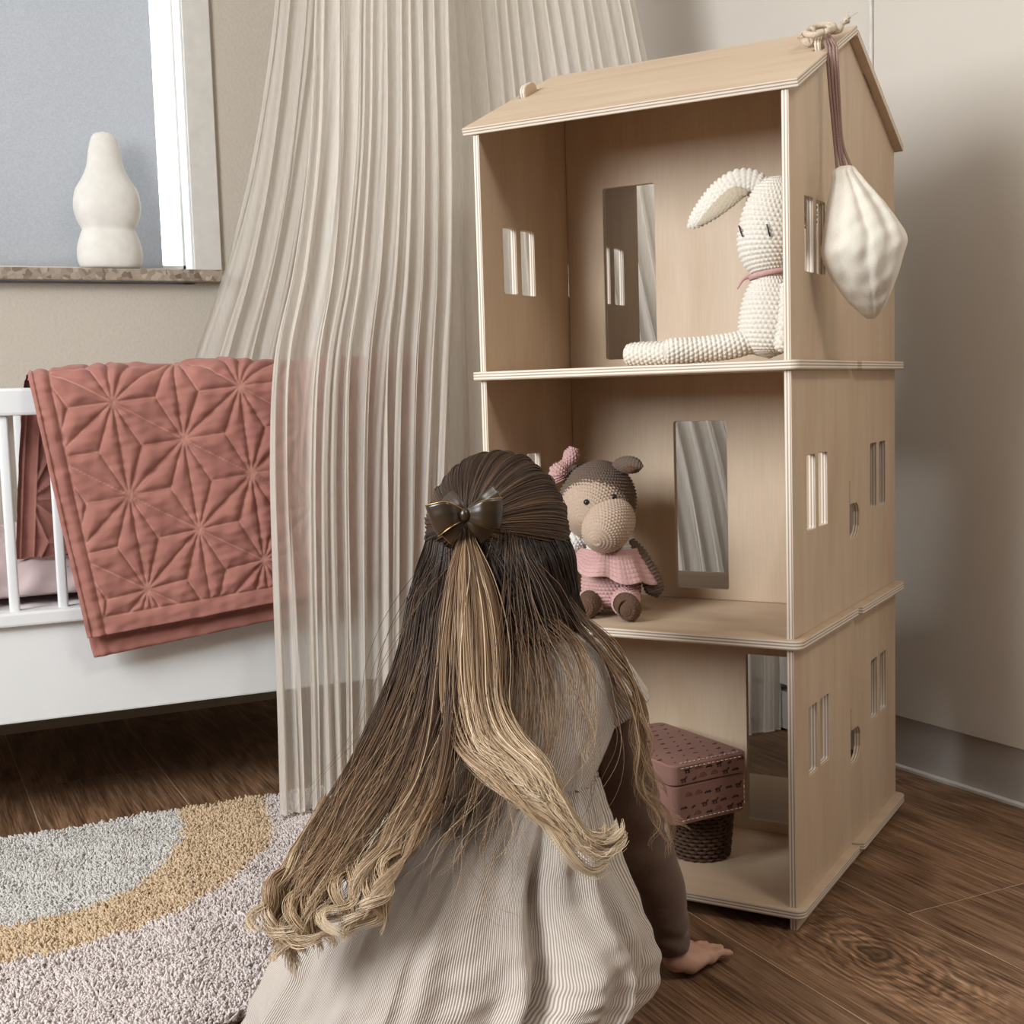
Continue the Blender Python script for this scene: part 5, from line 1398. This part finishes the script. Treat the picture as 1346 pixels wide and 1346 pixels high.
# ponytail from the clip
hair.append(lock([[(607, 697, 1.398), (600, 740, 1.386), (588, 800, 1.374), (582, 860, 1.362), (585, 925, 1.350), (602, 980, 1.330), (648, 1022, 1.300), (700, 1055, 1.285), (738, 1098, 1.280), (772, 1130, 1.285), (800, 1122, 1.295), (812, 1098, 1.305)],
                  [(613, 698, 1.394), (616, 740, 1.378), (622, 800, 1.364), (624, 860, 1.350), (628, 920, 1.338), (645, 968, 1.320), (690, 1008, 1.295), (728, 1048, 1.283), (754, 1090, 1.280), (784, 1114, 1.286), (806, 1102, 1.295), (808, 1082, 1.305)],
                  [(619, 697, 1.398), (632, 740, 1.386), (650, 800, 1.374), (660, 860, 1.362), (664, 920, 1.348), (684, 962, 1.328), (716, 1002, 1.300), (742, 1042, 1.288), (760, 1080, 1.284), (778, 1096, 1.290), (792, 1088, 1.300), (792, 1076, 1.305)]],
                 1800, 38, 22, 0.0046, 0.010, (0.50, 0.97), 0.085, 0.008, 0.9, 0.74, lenjit=0.36, wave=0.0028, tightness=0.80))
for k, g in enumerate((((690, 1030), (732, 1072), (762, 1110), (790, 1126), (812, 1104)), ((702, 1028), (744, 1070), (772, 1098), (796, 1104), (806, 1084)), ((672, 1026), (716, 1072), (748, 1112), (778, 1138), (800, 1134)))):
    hair.append(lock([[(u, v, d) for (u, v), d in zip(g, (1.290, 1.280, 1.276, 1.280, 1.290))]], 60, 44, 1, 0.0001, 0.0035, (0.78, 0.98), 0.07, 0.003 + 0.002 * k, 0.8, 0.4, lenjit=0.02, wave=0.002, tightness=0.3, bundle=0.0030))
# left fall, ending in ringlets
LA = [[(564, 700, 1.470), (552, 770, 1.440), (540, 840, 1.415), (518, 910, 1.385), (484, 980, 1.352), (438, 1052, 1.318), (395, 1118, 1.290), (368, 1172, 1.272), (358, 1220, 1.266), (372, 1262, 1.264)],
      [(575, 712, 1.440), (562, 785, 1.418), (550, 862, 1.394), (528, 935, 1.366), (494, 1010, 1.334), (450, 1082, 1.302), (412, 1146, 1.276), (392, 1200, 1.262), (394, 1240, 1.258), (408, 1272, 1.258)],
      [(586, 720, 1.416), (578, 795, 1.402), (570, 875, 1.380), (550, 950, 1.354), (518, 1025, 1.322), (476, 1092, 1.294), (438, 1150, 1.272), (416, 1198, 1.258), (412, 1236, 1.256), (424, 1262, 1.256)]]
LB = [[(590, 722, 1.412), (588, 800, 1.396), (582, 880, 1.372), (566, 955, 1.348), (540, 1030, 1.315), (506, 1092, 1.288), (480, 1146, 1.268), (468, 1192, 1.256), (472, 1236, 1.254)],
      [(602, 725, 1.405), (604, 800, 1.390), (604, 880, 1.368), (598, 955, 1.344), (582, 1020, 1.312), (556, 1080, 1.286), (526, 1134, 1.265), (506, 1186, 1.254), (496, 1238, 1.252)]]
hair.append(lock(LA, 1600, 38, 26, 0.0060, 0.012, (0.10, 0.90), 0.10, 0.007, 1.2, 0.62, lenjit=0.28, wave=0.0040, tgam=1.1, tightness=0.80))
hair.append(lock(LB, 950, 38, 13, 0.0055, 0.011, (0.10, 0.90), 0.10, 0.007, 1.2, 0.62, lenjit=0.30, wave=0.0040, tgam=1.1, tightness=0.80))
hair.append(lock(LA + LB, 600, 30, 40, 0.0060, 0.010, (0.06, 0.60), 0.09, 0.003, 1.0, 0.6, lenjit=0.45, wave=0.003, tgam=1.1, tightness=0.6))
# separate ringlets at the ends
RING = [((430, 1050), (395, 1115), (366, 1160), (354, 1205), (352, 1232)), ((445, 1070), (408, 1130), (382, 1180), (372, 1225), (372, 1256)),
        ((458, 1085), (428, 1140), (404, 1185), (394, 1225), (398, 1254)), ((470, 1090), (440, 1142), (420, 1180), (412, 1215), (408, 1240)),
        ((486, 1085), (462, 1130), (444, 1165), (430, 1195), (426, 1222)), ((420, 1075), (386, 1126), (360, 1168), (348, 1196), (346, 1222)),
        ((528, 1075), (502, 1125), (484, 1165), (474, 1205), (470, 1236)), ((545, 1070), (520, 1120), (502, 1165), (492, 1205), (486, 1240)),
        ((556, 1062), (536, 1108), (520, 1145), (508, 1180), (500, 1208)), ((510, 1085), (484, 1128), (464, 1164), (452, 1196), (446, 1222)),
        ((412, 1090), (378, 1138), (356, 1172), (362, 1205), (384, 1236)), ((440, 1100), (414, 1150), (396, 1192), (402, 1228), (418, 1250))]
for k, g in enumerate(RING):
    dd_ = (1.345, 1.288, 1.258, 1.250, 1.248)
    hair.append(lock([[(u, v, d - 0.004 * (k % 3)) for (u, v), d in zip(g, dd_)]], 40, 52, 1, 0.0001, 0.0035, (0.55, 0.95), 0.075, 0.0120 + 0.004 * ((k * 37) % 5) / 5, 1.35 + 0.5 * ((k * 23) % 7) / 7, 0.30, lenjit=0.02, wave=0.0035, tgam=1.0, tightness=0.3, bundle=0.0026))
# dark fall on the right, going forward over the shoulder
hair.append(lock([[(622, 716, 1.402), (638, 770, 1.394), (656, 815, 1.388), (668, 842, 1.384), (674, 860, 1.384)],
                  [(655, 712, 1.405), (674, 765, 1.398), (698, 806, 1.394), (714, 826, 1.396), (724, 838, 1.400)],
                  [(690, 706, 1.415), (708, 756, 1.410), (730, 796, 1.410), (744, 814, 1.418), (752, 826, 1.430)],
                  [(726, 700, 1.450), (736, 748, 1.448), (746, 788, 1.448), (754, 808, 1.454), (760, 820, 1.464)],
                  [(740, 690, 1.500), (746, 745, 1.494), (752, 790, 1.488), (758, 812, 1.490), (764, 824, 1.496)]], 2100, 20, 46, 0.0050, 0.010, (0.03, 0.17), 0.060, 0.0, 1, 0.7, lenjit=0.14, wave=0.0016, tightness=0.4))
# lighter locks lying on the back and the shoulder
hair.append(lock([[(640, 760, 1.392), (660, 815, 1.384), (682, 862, 1.376), (694, 910, 1.368), (690, 960, 1.362), (698, 1005, 1.352), (715, 1040, 1.340)],
                  [(672, 770, 1.394), (700, 815, 1.388), (726, 855, 1.382), (740, 900, 1.376), (738, 950, 1.370), (730, 990, 1.366), (738, 1020, 1.358)],
                  [(700, 770, 1.402), (728, 812, 1.396), (758, 848, 1.392), (780, 890, 1.388), (788, 935, 1.386), (778, 975, 1.386), (768, 1005, 1.382)]], 120, 44, 9, 0.0050, 0.005, (0.10, 0.95), 0.08, 0.006, 1.2, 0.5, lenjit=0.30, rad=0.00042, wave=0.005, tgam=0.7, tightness=0.75))
hair.append(lock([[(728, 760, 1.436), (752, 806, 1.425), (792, 848, 1.408), (824, 905, 1.404), (836, 970, 1.408), (846, 1030, 1.422), (866, 1078, 1.438), (850, 1118, 1.448)],
                  [(736, 765, 1.446), (762, 815, 1.430), (806, 862, 1.414), (838, 930, 1.424), (850, 1000, 1.440), (866, 1060, 1.465), (900, 1105, 1.490), (926, 1150, 1.500)]], 130, 56, 8, 0.0040, 0.006, (0.10, 0.92), 0.08, 0.007, 2.2, 0.45, lenjit=0.30, wave=0.005, tgam=0.7, rad=0.00045, tightness=0.75))
# flyaway hairs
hair.append(lock([[(640, 690, 1.41), (560, 800, 1.40), (500, 930, 1.36), (440, 1060, 1.31), (380, 1180, 1.28), (350, 1250, 1.27)], [(660, 690, 1.41), (640, 860, 1.36), (600, 1010, 1.31), (540, 1110, 1.26), (470, 1200, 1.25), (440, 1270, 1.25)], [(690, 720, 1.40), (740, 830, 1.385), (790, 960, 1.36), (770, 1080, 1.30), (800, 1130, 1.30), (830, 1090, 1.33)]], 110, 46, 90, 0.012, 0.014, (0.3, 0.85), 0.1, 0.010, 1.2, 0.5, lenjit=0.4, wave=0.008, rad=0.00032))
Vs, Fs, Ts, off = [], [], [], 0
for S, rr, tn in hair:
    V, F, t = strand_mesh(S, rr, tn)
    Vs.append(V); Fs.append(F + off); Ts.append(t); off += len(V)
hr = mk('hair', np.concatenate(Vs), np.concatenate(Fs), M_HAIR, girl, attrs={'tone': np.concatenate(Ts)})
hr['kind'] = 'stuff'; hr['label'] = 'long wavy hair, dark brown at the roots and golden at the ends'
# scalp under the strands
t = np.linspace(0.01, math.pi - 0.01, 40)[:, None]; a = np.linspace(0, 2 * math.pi, 60, endpoint=False)[None, :]
U = np.stack([np.sin(t) * np.cos(a), np.cos(t) + 0 * a, np.sin(t) * np.sin(a)], -1).reshape(-1, 3)
keep = (U[:, 2] > -0.45 + 0.0 * U[:, 1]) | (U[:, 1] > 0.45)
Vc = HC + (U * 0.972) @ E3.T
Fc = [tuple(f) for f in grid_faces(60, 40, True) if keep[list(f)].all()]
mk('hair_cap', Vc, Fc, M_HAIR, girl, attrs={'tone': np.full(len(Vc), 0.14)})

# ---- satin bow on the clip
def mat_satin():
    m = plain('bronze_satin', (0.040, 0.023, 0.010), 0.30, (0.028, 0.016, 0.007), 30, spec=0.7)
    return m
M_SATIN = mat_satin()
M_GOLD = plain('gold_edging', (0.55, 0.36, 0.13), 0.3, spec=0.8); M_GOLD.node_tree.nodes['Principled BSDF'].inputs['Metallic'].default_value = 0.9
kn = P(611, 677, 1.378)
bow = thing('hair_bow', kn, 'shiny bronze satin bow with gold edging clipped in the hair', 'hair bow')
def ribbon(path, half, upv, ncol=12, cup=0.0, thick=0.0008):
    n = 40
    c, h = cr(path, n), cr(np.asarray(half, float), n)[:, 0]
    up_ = cr(upv, n); up_ /= np.linalg.norm(up_, axis=1)[:, None]
    w = np.linspace(-1, 1, ncol)
    T = np.gradient(c, axis=0); T /= np.linalg.norm(T, axis=1)[:, None]
    nn = np.cross(T, up_)
    V = c[:, None, :] + (h[:, None] * w[None, :])[..., None] * up_[:, None, :] + (cup * h[:, None] * (1 - w[None, :] ** 2 + 0.12 * np.sin(w * 9)[None, :]))[..., None] * nn[:, None, :]
    return V, grid_faces(ncol, n)
TC = -CAMF
for s, (u1, v1), (u2, v2), up2 in ((-1, (590, 676), (570, 684), np.array([-0.35, 0, 1])), (1, (634, 675), (655, 676), np.array([0.10, 0, 1.0]))):
    upv = UPW * 1.0 + XH * up2[0]
    pth = [kn + TC * 0.001, P(u1, v1, 1.366), P(u2, v2, 1.372), P(u2, v2, 1.386), P(u1, v1, 1.392), kn - TC * 0.006]
    V, F = ribbon(pth, [0.005, 0.0135, 0.0175, 0.0175, 0.013, 0.005], [UPW, UPW + XH * up2[0] * 0.6, upv, upv, UPW + XH * up2[0] * 0.6, UPW], cup=0.10 * s)
    lo = solid(mk('loop', V.reshape(-1, 3), F, M_SATIN, bow), 0.0012)
    for col_ in (0, 11):
        qd = tube(V[:, col_], 0.0007, 6); mk('gold_edge', qd[0], qd[1], M_GOLD, lo)
for path, half in (([kn, P(598, 690, 1.376), P(583, 704, 1.380)], [0.004, 0.009, 0.013]), ([kn, P(628, 690, 1.376), P(642, 703, 1.384)], [0.004, 0.009, 0.012]), ([kn, P(600, 664, 1.380), P(588, 652, 1.392)], [0.004, 0.008, 0.010]), ([kn, P(636, 662, 1.382), P(654, 650, 1.392)], [0.004, 0.009, 0.012])):
    d = path[-1] - path[0]; sd = np.cross(d, CAMF); sd /= np.linalg.norm(sd)
    V, F = ribbon(path, half, [sd, sd, sd], cup=0.2)
    tl = solid(mk('tail', V.reshape(-1, 3), F, M_SATIN, bow), 0.001)
    qd = tube(V[-1], 0.0007, 6); mk('gold_edge', qd[0], qd[1], M_GOLD, tl)
V, F = ellipsoid(kn + TC * 0.004, XH * 0.0060, TC * 0.0060, UPW * 0.0075, 14); mk('knot', V, F, M_SATIN, bow)
